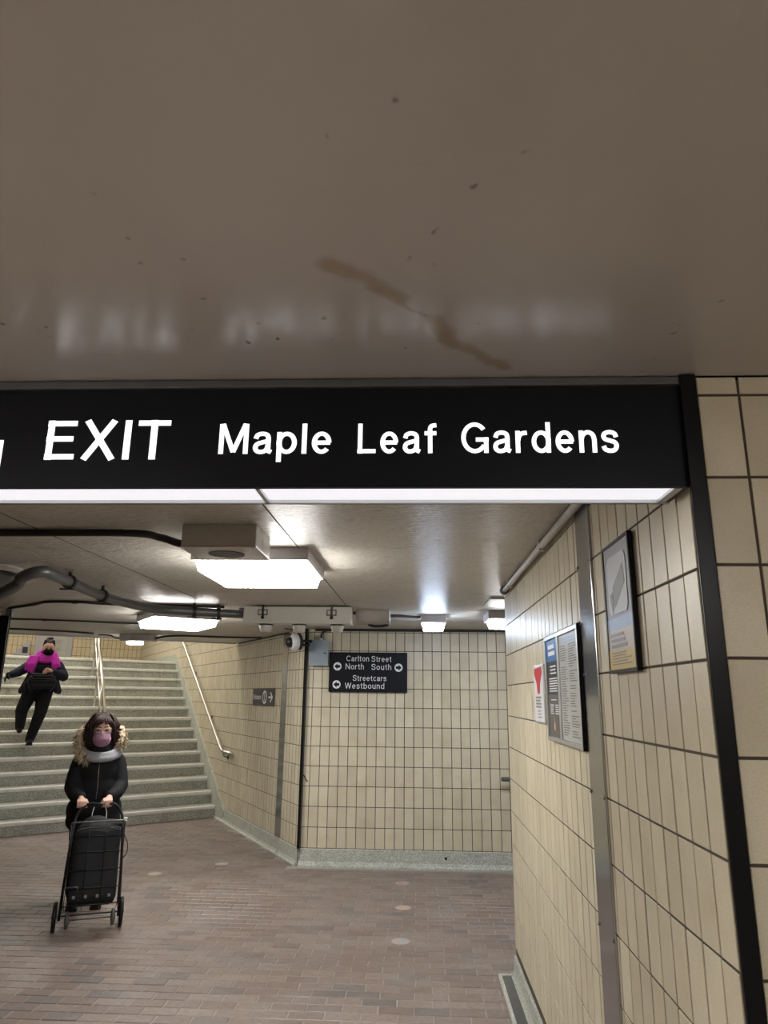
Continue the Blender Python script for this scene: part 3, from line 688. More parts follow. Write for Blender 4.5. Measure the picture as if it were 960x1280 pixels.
cable('dark conduit behind the trough running to the small cool light', [(-1.5, 5.95, 2.396), (-.9, 5.95, 2.396), (-.3, 6.36, 2.396), (-.15, 6.385, 2.396), (.05, 6.385, 2.385)], .013, 'galv')
cable('black cable along the top of the far tiled wall', [(-1.1, YW-.02, 2.396), (0, YW-.02, 2.396), (1.5, YW-.02, 2.396), (3.0, YW-.02, 2.396)], .014)
cp = cable('pale conduit along the top of the right wall under ceiling', [(.600, 4.72, 2.386), (.600, 4.0, 2.386), (.600, 3.0, 2.386), (.600, 1.75, 2.386)], .0165, 'grey_paint', clips=((.600, 4.45, 2.386), (.600, 3.3, 2.386)), name='wall_conduit', cat='conduit')
obj('elbow', lathe(bmesh.new(), [(.028, -.03), (.028, .03)], (0, 0, 0), 14, (0, 1, 0)), 'galv', cp, True)
cable('grey vertical pipe above the black trim at the left edge', [(-3.585, 6.1, ZC), (-3.585, 6.1, 2.37), (-3.585, 6.1, 2.332)], .018, 'galv', name='riser_pipe', cat='pipe')

# ------------------------------------------------------------------ camera and boxes on the far walls
cc = tag(empty('security_camera', (-1.30, 7.60, 2.245)), 'white dome security camera on the angled wall near ceiling', 'security camera')
ax = V((-.86, -.50, -.10)).normalized()
obj('back_plate', lathe(bmesh.new(), [(.088, .0), (.088, .02), (.08, .03)], ax*-.07, 24, ax), 'cable', cc, True)
obj('body', lathe(bmesh.new(), [(.08, 0), (.085, .01), (.085, .055), (.072, .075), (.06, .08)], ax*-.04, 24, ax), 'white_plastic', cc, True)
obj('dome', lathe(bmesh.new(), [(.058, 0), (.055, .02), (.043, .04), (.022, .052), (.003, .056)], ax*.040, 24, ax), 'black', cc, True)
M['black'].node_tree.nodes['Principled BSDF'].inputs['Roughness'].default_value = .3
bm = tube(bmesh.new(), [(.05, .03, .0), (.10, .10, 0.02), (.17, .14, .02)], .017, 10); obj('arm', bm, 'cable', cc, True)
bm = tube(bmesh.new(), catmull([ax*-.06, V((.05, .05, .09)), V((-.02, .06, .13)), V((-.12, .06, .15))], 6), .008, 8); obj('lead', bm, 'cable', cc, True)
gb = tag(empty('control_box', (-1.05, YW-.007, 2.008)), 'blue-grey metal control box left of the direction sign', 'control box')
obj('body', box((-.10, -.065, 0), (.10, 0, .27), .004), 'box_blue', gb); obj('door', box((-.105, -.074, -.003), (.105, -.066, .273), .003), 'box_blue', gb)
obj('lock', lathe(bmesh.new(), [(.009, 0), (.009, .004)], (.068, -.074, .13), 12, (0, -1, 0)), 'black', gb)
obj('gland', lathe(bmesh.new(), [(.017, 0), (.017, .02), (.012, .024)], (.02, -.035, .27), 12), 'white_plastic', gb)
bm = tube(bmesh.new(), catmull([(.02, -.035, .288), (.022, -.035, .34), (.06, -.035, .375), (.16, -.06, .388)], 6), .012, 8); obj('lead', bm, 'cable', gb, True)
bm = tube(bmesh.new(), [(-.22, -.05, .22), (-.10, -.04, .22)], .014, 8); obj('conduit', bm, 'cable', gb, True)
# direction sign
ds = tag(empty('direction_sign', (-.51, YW-.007, 1.94)), 'black wall sign with white street directions and arrows', 'sign')
obj('panel', box((-.426, -.032, -.208), (.426, 0, .214), .003), 'sign_black', ds)
def dword(body, x0, x1, zb, cap): return word(ds, body, x0, x1, zb, cap, -.0325, 'print_white', (0, 0, 0), .72)
dword('Carlton', -.240, .010, .118, .060); dword('Street', .036, .254, .115, .060)
dword('North', -.247, -.045, .032, .062); dword('South', .036, .254, .029, .062)
dword('Streetcars', -.165, .200, -.090, .060); dword('Westbound', -.247, .180, -.172, .062)
def arrow(x, z, s):
    bm = lathe(bmesh.new(), [(.044, 0), (.044, .001)], (x, -.033, z), 28, (0, -1, 0)); a = obj('arrow_disc', bm, 'print_white', ds)
    bm = bmesh.new(); prism(bm, [(x+s*.034, -.0345, z), (x-s*.002, -.0345, z+.032), (x-s*.002, -.0345, z+.014), (x-s*.030, -.0345, z+.014), (x-s*.030, -.0345, z-.014), (x-s*.002, -.0345, z-.014), (x-s*.002, -.0345, z-.032)], (0, -.0008, 0)); obj('arrow', bm, 'sign_black', a)
arrow(-.335, .062, -1); arrow(.332, .054, 1); arrow(-.340, -.130, -1)
# entrance sign on the angled wall
es = empty('entrance_sign'); mxe = frame_mx(wall_pt(1.40, 1.665, .007), -WD, (0, 0, 1)); es.matrix_world = mxe
tag(es, 'small grey entrance sign with oval emblem and arrow on the angled wall', 'sign')
M['sign_grey'] = plain('charcoal_sign', (.045, .043, .045), .45)
obj('panel', box((-.42, -.104, 0), (.42, .104, .012), .003), 'sign_grey', es)
me = stroke_text('Entrance', -.385, -.075, .062); me.transform(Matrix.Translation((0, -.028, .0124))); obj('lettering', me, 'print_white', es)
em = obj('emblem', lathe(bmesh.new(), [(.083, 0), (.083, .001)], (.07, 0, .012), 32), 'print_white', es)
obj('emblem_ring', lathe(bmesh.new(), [(.056, 0), (.056, .001)], (.07, 0, .0132), 28), 'sign_grey', em)
obj('emblem_bar', box((.062, -.05, .0142), (.078, .05, .0150)), 'print_white', em)
bm = bmesh.new(); bx(bm, (.22, -.011, .012), (.37, .011, .0132)); prism(bm, [(.385, 0, .012), (.30, .062, .012), (.275, .055, .012), (.345, 0, .012), (.275, -.055, .012), (.30, -.062, .012)], (0, 0, .0012)); obj('arrow', bm, 'print_white', es)
# chips on the far wall tiles
bm = tube(bmesh.new(), [(-1.19, YW-.009, .885), (-1.165, YW-.009, .865), (-1.15, YW-.009, .835), (-1.13, YW-.009, .815)], [.005, .007, .005, .008], 6)
tag(obj('tile_chip', bm, 'mark'), 'dark crooked chip in the far wall near the black strip', 'damage')

# ------------------------------------------------------------------ posters on the right wall (local: x to the right along -Y, y up, z out of wall)
def wallframe(name, label, cat, yc, zc):
    o = empty(name); o.matrix_world = frame_mx((XR-.007, yc, zc), (0, -1, 0), (0, 0, 1)); tag(o, label, cat); return o
def pbox(o, name, x0, x1, y0, y1, z0, z1, mat, bev=0): return obj(name, box((x0, y0, z0), (x1, y1, z1), bev), mat, o)
def frame(o, w, h, b, d, mat):
    bm = bmesh.new()
    for q in ((-w/2, -h/2, w/2, -h/2+b), (-w/2, h/2-b, w/2, h/2), (-w/2, -h/2+b, -w/2+b, h/2-b), (w/2-b, -h/2+b, w/2, h/2-b)): bx(bm, (q[0], q[1], 0), (q[2], q[3], d), .002)
    return obj('frame', bm, mat, o)
def lines(o, x0, x1, y0, y1, n, hgt, z, mat, rag=.35, name='print_lines', gaps=0):
    bm = bmesh.new(); dy = (y1-y0)/n
    for i in range(n):
        if gaps and random.random() < gaps: continue
        yy = y1-(i+.5)*dy; bx(bm, (x0, yy-hgt/2, z), (x1-(x1-x0)*random.random()*rag, yy+hgt/2, z+.0006))
    return obj(name, bm, mat, o)
def pm(n, c, r=.35): M[n] = plain(n, c, r, 0, .03); return n
pm('poster_grey', (.30, .33, .38)); pm('poster_pale', (.52, .56, .60)); pm('poster_icon', (.16, .17, .19)); pm('poster_sky', (.32, .45, .66)); pm('poster_yellow', (.62, .45, .12)); pm('poster_sand', (.52, .46, .36)); pm('poster_text', (.20, .19, .18))
pm('poster_blue', (.035, .16, .42)); pm('poster_black', (.018, .018, .02)); pm('poster_dark', (.10, .095, .09)); pm('poster_paper', (.50, .51, .48)); pm('poster_red', (.55, .03, .04)); pm('poster_white', (.70, .70, .72)); pm('poster_skin', (.62, .40, .28))
b_ = wallframe('security_poster', 'tall black framed security camera poster right of the steel strip', 'poster', 2.152, 1.962)
frame(b_, .285, .40, .011, .015, 'dark_trim'); W_, H_ = .263, .378
pbox(b_, 'sheet', -W_/2, W_/2, -H_/2, H_/2, .001, .012, 'poster_grey')
pbox(b_, 'band', -W_/2, W_/2, -.070, -.035, .0122, .0128, 'poster_sky')
pbox(b_, 'band', -W_/2, W_/2, -H_/2, -.070, .0122, .0128, 'poster_sand'); pbox(b_, 'band', -W_/2, W_/2, -H_/2, -.132, .013, .0134, 'poster_yellow')
bm = bmesh.new(); n_ = 6; r_ = .028; pts = []
for cx, cy, a0 in ((.10-r_, .155-r_, 0), (-.10+r_, .155-r_, 90), (-.10+r_, -.025+r_, 180), (.10-r_, -.025+r_, 270)):
    for k in range(n_+1): a = math.radians(a0+90*k/n_); pts.append((cx+r_*math.cos(a), cy+r_*math.sin(a), .0136))
prism(bm, pts, (0, 0, .0005)); ic = obj('icon_panel', bm, 'poster_pale', b_)
bm = bmesh.new(); prism(bm, [(-.045, .058, .0145), (.068, .118, .0145), (.084, .062, .0145), (-.026, -.004, .0145)], (0, 0, .0005)); prism(bm, [(-.078, .036, .0145), (-.050, .046, .0145), (-.036, .004, .0145), (-.062, -.022, .0145)], (0, 0, .0005)); obj('camera_icon', bm, 'poster_icon', ic)
lines(b_, -.10, .09, -.128, -.078, 3, .009, .0136, 'poster_text'); lines(b_, -.10, .11, -.178, -.136, 5, .003, .0142, 'poster_text')
a_ = wallframe('notice_frame', 'silver double notice frame left of the steel strip', 'notice board', 3.065, 1.733)
frame(a_, .69, .46, .018, .018, 'aluminium'); pbox(a_, 'back_board', -.327, .327, -.212, .212, .001, .008, 'aluminium'); pbox(a_, 'divider', -.055, -.025, -.212, .212, .009, .018, 'aluminium', .002)
pbox(a_, 'side_edge', .346, .352, -.233, .233, 0, .016, 'dark_trim', .001)
lp = pbox(a_, 'notice_sheet', -.325, -.058, -.210, .210, .009, .011, 'poster_dark')
pbox(lp, 'header', -.325, -.058, .115, .210, .0112, .0118, 'poster_blue'); pbox(lp, 'panel', -.325, -.058, -.03, .115, .0112, .0118, 'poster_black')
lines(lp, -.27, -.09, .135, .195, 2, .018, .0122, 'print_white', .2); lines(lp, -.24, -.10, .055, .100, 3, .006, .0122, 'print_white', .15); lines(lp, -.27, -.07, -.02, .045, 6, .005, .0122, 'print_white', .2); lines(lp, -.25, -.12, -.06, -.045, 1, .004, .0114, 'print_white'); lines(lp, -.27, -.19, -.115, -.07, 5, .004, .0114, 'print_white'); lines(lp, -.16, -.08, -.115, -.07, 5, .004, .0114, 'print_white')
bm = lathe(bmesh.new(), [(.020, 0), (.020, .0005)], (-.19, -.165, .0114), 16); prism(bm, [(-.196, -.15, .0114), (-.184, -.15, .0114), (-.187, -.128, .0114), (-.193, -.128, .0114)], (0, 0, .0005)); obj('flame_mark', bm, 'poster_skin', lp)
rp_ = pbox(a_, 'notice_sheet', -.022, .325, -.210, .210, .009, .011, 'poster_paper')
lines(rp_, .0, .28, .175, .20, 2, .006, .0113, 'poster_sky', .1); lines(rp_, .0, .13, -.195, .17, 38, .0035, .0113, 'poster_dark', .5, gaps=.1); lines(rp_, .16, .30, -.195, .17, 38, .0035, .0113, 'poster_dark', .5, gaps=.1)
c_ = wallframe('red_notice', 'small red and white notice left of the silver frame', 'poster', 3.66, 1.708)
pbox(c_, 'holder', -.145, .145, -.142, .142, 0, .006, 'aluminium', .002); sh = pbox(c_, 'sheet', -.135, .135, -.132, .138, .006, .008, 'poster_white')
bm = bmesh.new(); prism(bm, [(-.11, .125, .0083), (.10, .130, .0083), (.115, .10, .0083), (.05, .05, .0083), (.03, 0, .0083), (-.03, .0, .0083), (-.045, .05, .0083), (-.12, .10, .0083)], (0, 0, .0006)); obj('red_print', bm, 'poster_red', sh)
lines(sh, -.09, .10, -.07, -.01, 4, .009, .0083, 'poster_text'); lines(sh, -.04, .05, -.12, -.075, 3, .006, .0083, 'poster_text')
tag(obj('paper_scrap', box((XR-.009, 3.93, 1.59), (XR-.0072, 3.945, 1.70)), 'poster_white'), 'thin white paper scrap stuck left of the red notice', 'paper')

# ------------------------------------------------------------------ floor stickers and drain channel
def sticker(label, x, y, a, b, c):
    o = tag(empty('floor_sticker', (x, y, .0012)), label, 'floor sticker', 'round floor stickers')
    bm = lathe(bmesh.new(), [(.066, 0), (.066, .0012)], (0, 0, 0), 28); obj('disc', bm, a, o)
    bm = lathe(bmesh.new(), [(.050, .0012), (.050, .0016)], (0, 0, 0), 28); obj('printed_ring', bm, b, o)
    bm = bmesh.new(); bx(bm, (.004, -.03, .0016), (.036, .03, .002)); obj('emblem', bm, c, o)
pm('sticker_pale', (.38, .36, .345), .5); pm('sticker_red', (.46, .22, .17), .5); pm('sticker_blue', (.28, .38, .44), .5); pm('sticker_tan', (.50, .34, .25), .5)
sticker('farthest round floor sticker of three, with a red centre', -.117, 7.23, 'sticker_pale', 'sticker_red', 'sticker_blue')
sticker('middle round floor sticker of three, tan centred', -.097, 6.432, 'sticker_pale', 'sticker_tan', 'sticker_tan')
sticker('nearest round floor sticker of three, half blue', -.101, 5.607, 'sticker_tan', 'sticker_pale', 'sticker_blue')
sticker('worn pale floor sticker near the angled wall', -1.992, 7.831, 'sticker_pale', 'sticker_pale', 'sticker_pale')
sticker('worn pale floor sticker right of the shopping trolley', -2.52, 7.36, 'sticker_tan', 'sticker_pale', 'sticker_tan')
dc = tag(empty('floor_channel', (.56, 4.0, 0)), 'recessed floor channel with pale border beside the right wall', 'floor channel')
bm = bmesh.new()
for lo, hi in (((-.035, -2.3, -.008), (-.015, 1.035, .006)), ((-.035, 1.02, -.008), (.056, 1.045, .006)), ((.045, -2.3, -.008), (.056, 1.035, .006))): bx(bm, lo, hi, .002)
obj('border', bm, 'terrazzo_base', dc)
M['channel'] = plain('dirty_grey_metal', (.10, .10, .095), .5, .3, .35, 14); obj('cover', box((-.015, -2.3, -.008), (.045, 1.02, -.001)), 'channel', dc)
# ------------------------------------------------------------------ people: fused bodies
def fuse(name, prims, voxel, mat, parent, it=3, fac=.5):
    bm = bmesh.new()
    for pr in prims:
        if pr[0] == 'c':
            _, p0, r0, p1, r1 = pr; p0, p1 = V(p0), V(p1); d = p1-p0; ln = d.length
            for p, r in ((p0, r0), (p1, r1)):
                bmesh.ops.create_icosphere(bm, subdivisions=2 if r > .02 else 1, radius=r, matrix=Matrix.Translation(p))
            if ln > 1e-4:
                q = V((0, 0, 1)).rotation_difference(d).to_matrix().to_4x4()
                bmesh.ops.create_cone(bm, cap_ends=True, segments=12 if r0 > .02 else 7, radius1=r0, radius2=r1, depth=ln, matrix=Matrix.Translation((p0+p1)/2) @ q)
        elif pr[0] == 'e':
            _, c, r = pr[:3]; rot = Matrix.Rotation(pr[3][0], 4, pr[3][1]) if len(pr) > 3 else Matrix.Identity(4)
            bmesh.ops.create_icosphere(bm, subdivisions=3, radius=1, matrix=Matrix.Translation(c) @ rot @ Matrix.Diagonal((*r, 1)))
        elif pr[0] == 'b':
            _, lo, hi = pr[:3]; bx(bm, lo, hi)
    me = bpy.data.meshes.new(name); bm.to_mesh(me); bm.free()
    t = bpy.data.objects.new(name, me); COL.objects.link(t)
    r = t.modifiers.new('r', 'REMESH'); r.mode = 'VOXEL'; r.voxel_size = voxel
    s = t.modifiers.new('s', 'SMOOTH'); s.factor = fac; s.iterations = it
    dg = bpy.context.evaluated_depsgraph_get(); dg.update()
    out = bpy.data.meshes.new_from_object(t.evaluated_get(dg)); out.name = name
    bpy.data.objects.remove(t); bpy.data.meshes.remove(me)
    out.materials.clear(); out.materials.append(M[mat] if isinstance(mat, str) else mat)
    out.shade_smooth()
    o = bpy.data.objects.new(name, out); COL.objects.link(o); o.parent = parent
    return o
def chain(pts, rs): return [('c', pts[i], rs[i], pts[i+1], rs[i+1]) for i in range(len(pts)-1)]
def fabric(n, c, r=.85, bm_=.4, sc=60): M[n] = plain(n, c, r, 0, .2, sc, bm_, spec=.18); return n
fabric('skin', (.60, .38, .29), .5, .05); fabric('coat_black', (.0105, .0105, .0115), .8, .5, 18); fabric('trouser_black', (.009, .009, .011), .8, .3); fabric('coat_navy', (.014, .016, .030), .75, .5, 16); fabric('hair_brown', (.030, .017, .014), .45, .9, 90); fabric('hair_dark', (.016, .011, .009), .45, .9, 90)
fabric('mask_pink', (.62, .36, .49), .8, .3, 90); fabric('mask_black', (.012, .012, .014), .8); fabric('snood_black', (.010, .010, .011), .9, .8, 80); fabric('scarf_grey', (.27, .27, .29), .9, .8, 80); fabric('scarf_magenta', (.46, .03, .37), .85, .8, 60); fabric('fur', (.36, .29, .19), .9, .5, 70); fabric('leather', (.011, .011, .012), .38, .3, 40); fabric('bag_black', (.013, .013, .014), .7, .6, 14); fabric('eye_dark', (.02, .012, .01), .2)
def patch(name, c, r, az, el, mat, parent, th=.004, n=14, yrot=0):
    """shell piece of an ellipsoid facing -y: azimuth and elevation ranges in degrees"""
    bm = bmesh.new(); g = []
    for j in range(n+1):
        e_ = math.radians(el[0]+(el[1]-el[0])*j/n); row_ = []
        for i in range(n+1):
            a = math.radians(az[0]+(az[1]-az[0])*i/n); pl = 1+.02*math.sin(j*1.9)
            row_.append(bm.verts.new((c[0]+r[0]*pl*math.sin(a)*math.cos(e_), c[1]-r[1]*pl*math.cos(a)*math.cos(e_), c[2]+r[2]*math.sin(e_))))
        g.append(row_)
    for j in range(n):
        for i in range(n): bm.faces.new((g[j][i], g[j][i+1], g[j+1][i+1], g[j+1][i]))
    bmesh.ops.solidify(bm, geom=bm.faces[:], thickness=th)
    return obj(name, bm, mat, parent, True)
def hand_prims(wrist, palm, grip_c, side, r=.0088, hang=1):
    """palm behind and above a bar along x through grip_c; four fingers wrap over the bar, the thumb closes from its inner side."""
    x, y, z = grip_c; out = [('c', wrist, .026, palm, .024), ('e', (x, y+.022, z+.030), (.040, .026, .018))]
    for k, ln in enumerate((.92, 1.05, 1.0, .82)):
        fx = x+side*(.030-.0205*k)
        out += chain([(fx, y+.012, z+.036), (fx, y-.020*ln, z+.026), (fx, y-.026*ln, z-.006), (fx, y-.006, z-.024*ln)], [r*1.05, r*1.02, r*.95, r*.85])
    out += chain([(x+side*.034, y+.030, z+.022), (x+side*.046, y+.016, z-.002), (x+side*.036, y-.004, z-.020)], [.0115, .0105, .009])
    return out
def head_prims(c, tilt=0, s=1):
    c = V(c); R = Matrix.Rotation(tilt, 3, 'X')
    f = lambda p: tuple(c+R @ (V(p)*s))
    return [('e', f((0, .008, .018)), (.077*s, .095*s, .098*s), (tilt, 'X')), ('e', f((0, -.028, -.050)), (.060*s, .066*s, .066*s), (tilt, 'X')),
            ('c', f((0, -.090, .008)), .009*s, f((0, -.106, -.026)), .014*s), ('e', f((0, -.074, .026)), (.056*s, .016*s, .012*s), (tilt, 'X')),
            ('e', f((.036, -.070, -.022)), (.022*s, .02*s, .02*s)), ('e', f((-.036, -.070, -.022)), (.022*s, .02*s, .02*s)),
            ('e', f((0, -.084, -.058)), (.024*s, .012*s, .011*s)),
            ('e', f((.078, .012, -.008)), (.011*s, .02*s, .03*s)), ('e', f((-.078, .012, -.008)), (.011*s, .02*s, .03*s))], f

# ---- woman pushing the trolley
TH_ = .41; UX = V((math.cos(TH_), math.sin(TH_), 0)); VY = V((-math.sin(TH_), math.cos(TH_), 0)); G = V((-2.42, 5.70, 0))
lady = tag(empty('person', G + UX*-.045 + VY*.64, TH_), 'person in black fur-hooded coat and pink mask pushing a shopping trolley', 'person')
hz, hy = .822, -.345
hp, hf = head_prims((0, -.105, 1.375), .10, 1.08)
body = hp + [('c', (0, -.07, 1.17), .055, (0, -.085, 1.31), .05), ('c', (0, .0, .84), .11, (0, -.015, 1.06), .11)]
for sd in (-1, 1):
    sh_, el_, wr_, gp = (sd*.15, -.03, 1.125), (sd*.185, -.075, .93), (sd*.115, hy+.085, .868), (sd*.095, hy, hz)
    body += chain([(0, -.03, 1.12), sh_, el_, wr_], [.09, .055, .042, .028]) + hand_prims(wr_, (sd*.10, hy+.035, hz+.032), gp, -sd)
    body += chain([(sd*.085, .0, .82), (sd*.09, -.03, .46), (sd*.09, .02, .07)], [.085, .058, .042]) + [('c', (sd*.09, .03, .035), .03, (sd*.095, -.12, .03), .028)]
fuse('body', body, .0062, 'skin', lady, 2)
co = [('e', (0, -.035, 1.055), (.175, .135, .160)), ('e', (0, -.02, .90), (.19, .150, .22)), ('e', (0, .0, .74), (.222, .165, .17)), ('c', (-.12, -.02, .665), .10, (.12, -.02, .665), .10), ('c', (-.13, -.03, 1.135), .075, (.13, -.03, 1.135), .075)]
for sd in (-1, 1):
    P_ = [(sd*.145, -.03, 1.115), (sd*.170, -.05, 1.03), (sd*.188, -.085, .93), (sd*.160, -.18, .885), (sd*.115, hy+.095, .868)]
    co += chain(P_, [.075, .070, .066, .058, .047])
    for k in range(6):     # quilted puffs along the sleeve
        t = (k+.4)/6*3.999; i = int(t); q = V(P_[i]).lerp(V(P_[i+1]), t-i); co.append(('e', tuple(q), (.078-.005*k, .074-.004*k, .026)))
coat = fuse('coat', co, .009, 'coat_black', lady, 3)
bm = tube(bmesh.new(), [(0.004, -.178, 1.13), (.004, -.181, 1.03), (.010, -.176, .93), (.006, -.178, .84)], .0028, 6); obj('zip', bm, 'rail', coat, True)
bm = bmesh.new()
for a, b in (((-.002, 1.155), (.022, 1.185)), ((.022, 1.185), (.038, 1.160)), ((.038, 1.160), (.014, 1.130)), ((.014, 1.130), (-.002, 1.155))): tube(bm, [(a[0], -.186, a[1]), (b[0], -.186, b[1])], .0034, 6)
obj('buckle', bm, 'rail', coat, True)
tr = []
for sd in (-1, 1): tr += chain([(sd*.085, .0, .78), (sd*.09, -.03, .46), (sd*.09, .02, .10)], [.105, .078, .062])
fuse('trousers', tr, .010, 'trouser_black', lady)
for sd in (-1, 1):
    fuse('boot', [('c', (sd*.09, .03, .045), .045, (sd*.095, -.13, .038), .038), ('c', (sd*.09, .02, .18), .055, (sd*.09, .025, .06), .05), ('b', (sd*.09-.045, -.16, .0), (sd*.09+.045, .075, .025))], .008, 'leather', lady)
ms = patch('mask', hf((0, -.026, -.050)), (.080, .106, .076), (-66, 66), (-62, 48), 'mask_pink', lady)
bm = tube(bmesh.new(), [hf((math.sin(a)*.072, -.022-math.cos(a)*.090, .002)) for a in (math.radians(-64+128*i/12) for i in range(13))], .0035, 6); obj('mask_edge', bm, 'scarf_grey', ms, True)
for sd in (-1, 1):
    bm = bmesh.new(); bmesh.ops.create_icosphere(bm, subdivisions=2, radius=1, matrix=Matrix.Translation(hf((sd*.031, -.085, .018))) @ Matrix.Diagonal((.0135, .006, .0062, 1))); obj('eye', bm, 'eye_dark', lady, True)
    bm = tube(bmesh.new(), [hf((sd*.012, -.092, .040)), hf((sd*.032, -.094, .047)), hf((sd*.054, -.082, .041))], [.003, .0042, .002], 6); obj('eyebrow', bm, 'hair_brown', lady, True)
random.seed(21)
hair = fuse('hair', [('e', hf((0, .030, .040)), (.092, .094, .100)), ('e', hf((.0, .018, .070)), (.074, .078, .066)), ('e', hf((-.078, .010, -.01)), (.026, .05, .06)), ('e', hf((.078, .010, -.005)), (.026, .05, .055))], .008, 'hair_brown', lady, 2)
bm = bmesh.new()
def lock(pts, r):
    q = catmull(pts, 4); n = len(q); tube(bm, q, [r*(.55+.6*math.sin(math.pi*min(.98, .12+i/n*.88))) for i in range(n)], 5)
for i in range(230):
    a = math.radians(random.uniform(48, 312)); x, y = math.sin(a), -math.cos(a); wv = random.uniform(-.016, .016)
    zt, zb = random.uniform(.085, .125), random.uniform(-.105, .02); r1 = random.uniform(.094, .122)
    lock([hf((x*.028, .012+y*.028, .128-.01*random.random())), hf((x*.072, .02+y*.072, zt)), hf((x*r1*.95+wv, .022+y*r1*.95, .045)), hf((x*r1-wv, .025+y*r1+wv*.6, (zb+.045)/2)), hf((x*r1*1.03+wv*1.5, .03+y*r1*1.03, zb)), hf((x*r1*.95-wv*1.5, .03+y*r1*.95, zb-.022))], random.uniform(.005, .0085))
for i in range(46):    # loose parted fringe over the forehead
    t = random.uniform(-1, 1); sg_ = 1 if t > .1 else -1
    lock([hf((.008+t*.02, .0, .134)), hf((t*.045+sg_*.004, -.058, .112-.008*abs(t))), hf((t*.066+sg_*.010, -.086+.012*abs(t), .078-.012*abs(t))), hf((t*.078+sg_*.014, -.076+.022*abs(t), .064-.055*abs(t)+.014*random.random()))], random.uniform(.004, .0064))
hs = obj('hair_strands', bm, 'hair_brown', hair, True); hs['kind'] = 'stuff'
fuse('snood', [('c', (0, -.085, 1.225), .098, (0, -.09, 1.268), .088), ('c', (-.075, -.085, 1.25), .032, (-.082, -.075, 1.35), .028), ('c', (.075, -.085, 1.25), .032, (.082, -.075, 1.33), .026)], .008, 'snood_black', lady)
sc_ = []
for r_, dz, rr in ((1.0, 0, .030), (.93, .030, .026)):
    pts = [(.155*r_*math.sin(a), -.06-.130*r_*math.cos(a), 1.205+dz-.052*math.cos(a)) for a in (2*math.pi*i/20 for i in range(21))]
    sc_ += chain(pts, [rr]*21)
fuse('scarf', sc_, .008, 'scarf_grey', lady, 2)
random.seed(5)
fb = catmull([(-.115, -.165, 1.165), (-.165, -.120, 1.225), (-.178, -.060, 1.315), (-.150, .02, 1.385), (-.05, .075, 1.36), (.06, .075, 1.36), (.145, .02, 1.385), (.165, -.065, 1.335), (.155, -.115, 1.27)], 6)
bm = tube(bmesh.new(), fb, .030, 10); hood = obj('fur_hood', bm, 'fur', lady, True)
bm = bmesh.new()
for p in fb:
    for k in range(34):
        d = V((random.gauss(0, 1), random.gauss(0, 1), random.gauss(0, 1))).normalized(); d.z -= .25
        b = p + d*.024; tip = p + d*random.uniform(.050, .074) + V((random.uniform(-.012, .012), random.uniform(-.012, .012), random.uniform(-.016, .004)))
        s1 = d.orthogonal().normalized()*.0058; s2 = d.cross(s1).normalized()*.0058
        vv = [bm.verts.new(b+s1), bm.verts.new(b-.5*s1+s2), bm.verts.new(b-.5*s1-s2), bm.verts.new(tip)]
        for q in ((0, 1, 3), (1, 2, 3), (2, 0, 3)): bm.faces.new([vv[j] for j in q])
fu = obj('fur_strands', bm, 'fur', hood); fu['kind'] = 'stuff'

# ---- shopping trolley
TL = math.radians(21)
cart = tag(empty('shopping_trolley', G, TH_), 'black wire shopping trolley tilted back and loaded with a bag', 'trolley')
def ct(x, d, h): return V((x, d*math.cos(TL)+h*math.sin(TL), .1+h*math.cos(TL)-d*math.sin(TL)))
HB = .775
bm = tube(bmesh.new(), catmull([ct(-.205, 0, -.03), ct(-.20, 0, .20), ct(-.185, 0, .55), ct(-.165, 0, .70), ct(-.10, 0, HB), ct(.0, 0, HB+.002), ct(.10, 0, HB), ct(.165, 0, .70), ct(.185, 0, .55), ct(.20, 0, .20), ct(.205, 0, -.03)], 6), .0105, 10); obj('frame', bm, 'leather', cart, True)
bm = tube(bmesh.new(), [ct(-.10, 0, HB), ct(.10, 0, HB+.001)], .0135, 10); obj('grip', bm, 'black', cart, True)
for j, hh in enumerate((.03, .14, .26, .38, .49)):
    bm = tube(bmesh.new(), [ct(-.20, 0, hh), ct(-.19, -.235, hh), ct(.19, -.235, hh), ct(.20, 0, hh)], .0034, 6); obj('wire_rail', bm, 'leather', cart, True)
bm = tube(bmesh.new(), catmull([ct(-.19, -.01, .585), ct(-.192, -.20, .588), ct(-.16, -.243, .59), ct(0, -.244, .592), ct(.16, -.243, .592), ct(.192, -.20, .592), ct(.19, -.01, .59)], 6), .0062, 8); obj('top_rim', bm, 'galv', cart, True)
for i in range(4):
    x = -.18+.36*i/3; bm = tube(bmesh.new(), [ct(x, 0, .03), ct(x, -.237, .03), ct(x, -.240, .585)], .0026, 5); obj('wire', bm, 'leather', cart, True)
for sd in (-1, 1):
    for d in (-.06, -.13, -.19):
        bm = tube(bmesh.new(), [ct(sd*.192, d, .03), ct(sd*.192, d, .585)], .0026, 5); obj('wire', bm, 'leather', cart, True)
bm = tube(bmesh.new(), [ct(-.262, 0, 0), ct(.245, 0, 0)], .006, 8); obj('axle', bm, 'galv', cart, True)
def wheel(x, d, h, r, w_, mt='leather'):
    c = ct(x, d, h); c.z = max(c.z, r)
    o = obj('wheel', lathe(bmesh.new(), [(r-.012, -w_), (r-.002, -w_*.8), (r, 0), (r-.002, w_*.8), (r-.012, w_)], c, 28, (1, 0, 0)), mt, cart, True)
    bm = lathe(bmesh.new(), [(.020, -w_-.004), (.020, w_+.004)], c, 14, (1, 0, 0)); obj('hub', bm, 'galv', o, True)
wheel(-.238, 0, 0, .1, .014); wheel(.222, 0, 0, .1, .014)
wheel(-.15, -.03, -.035, .058, .013, 'galv'); wheel(.165, -.03, -.035, .058, .013, 'galv')
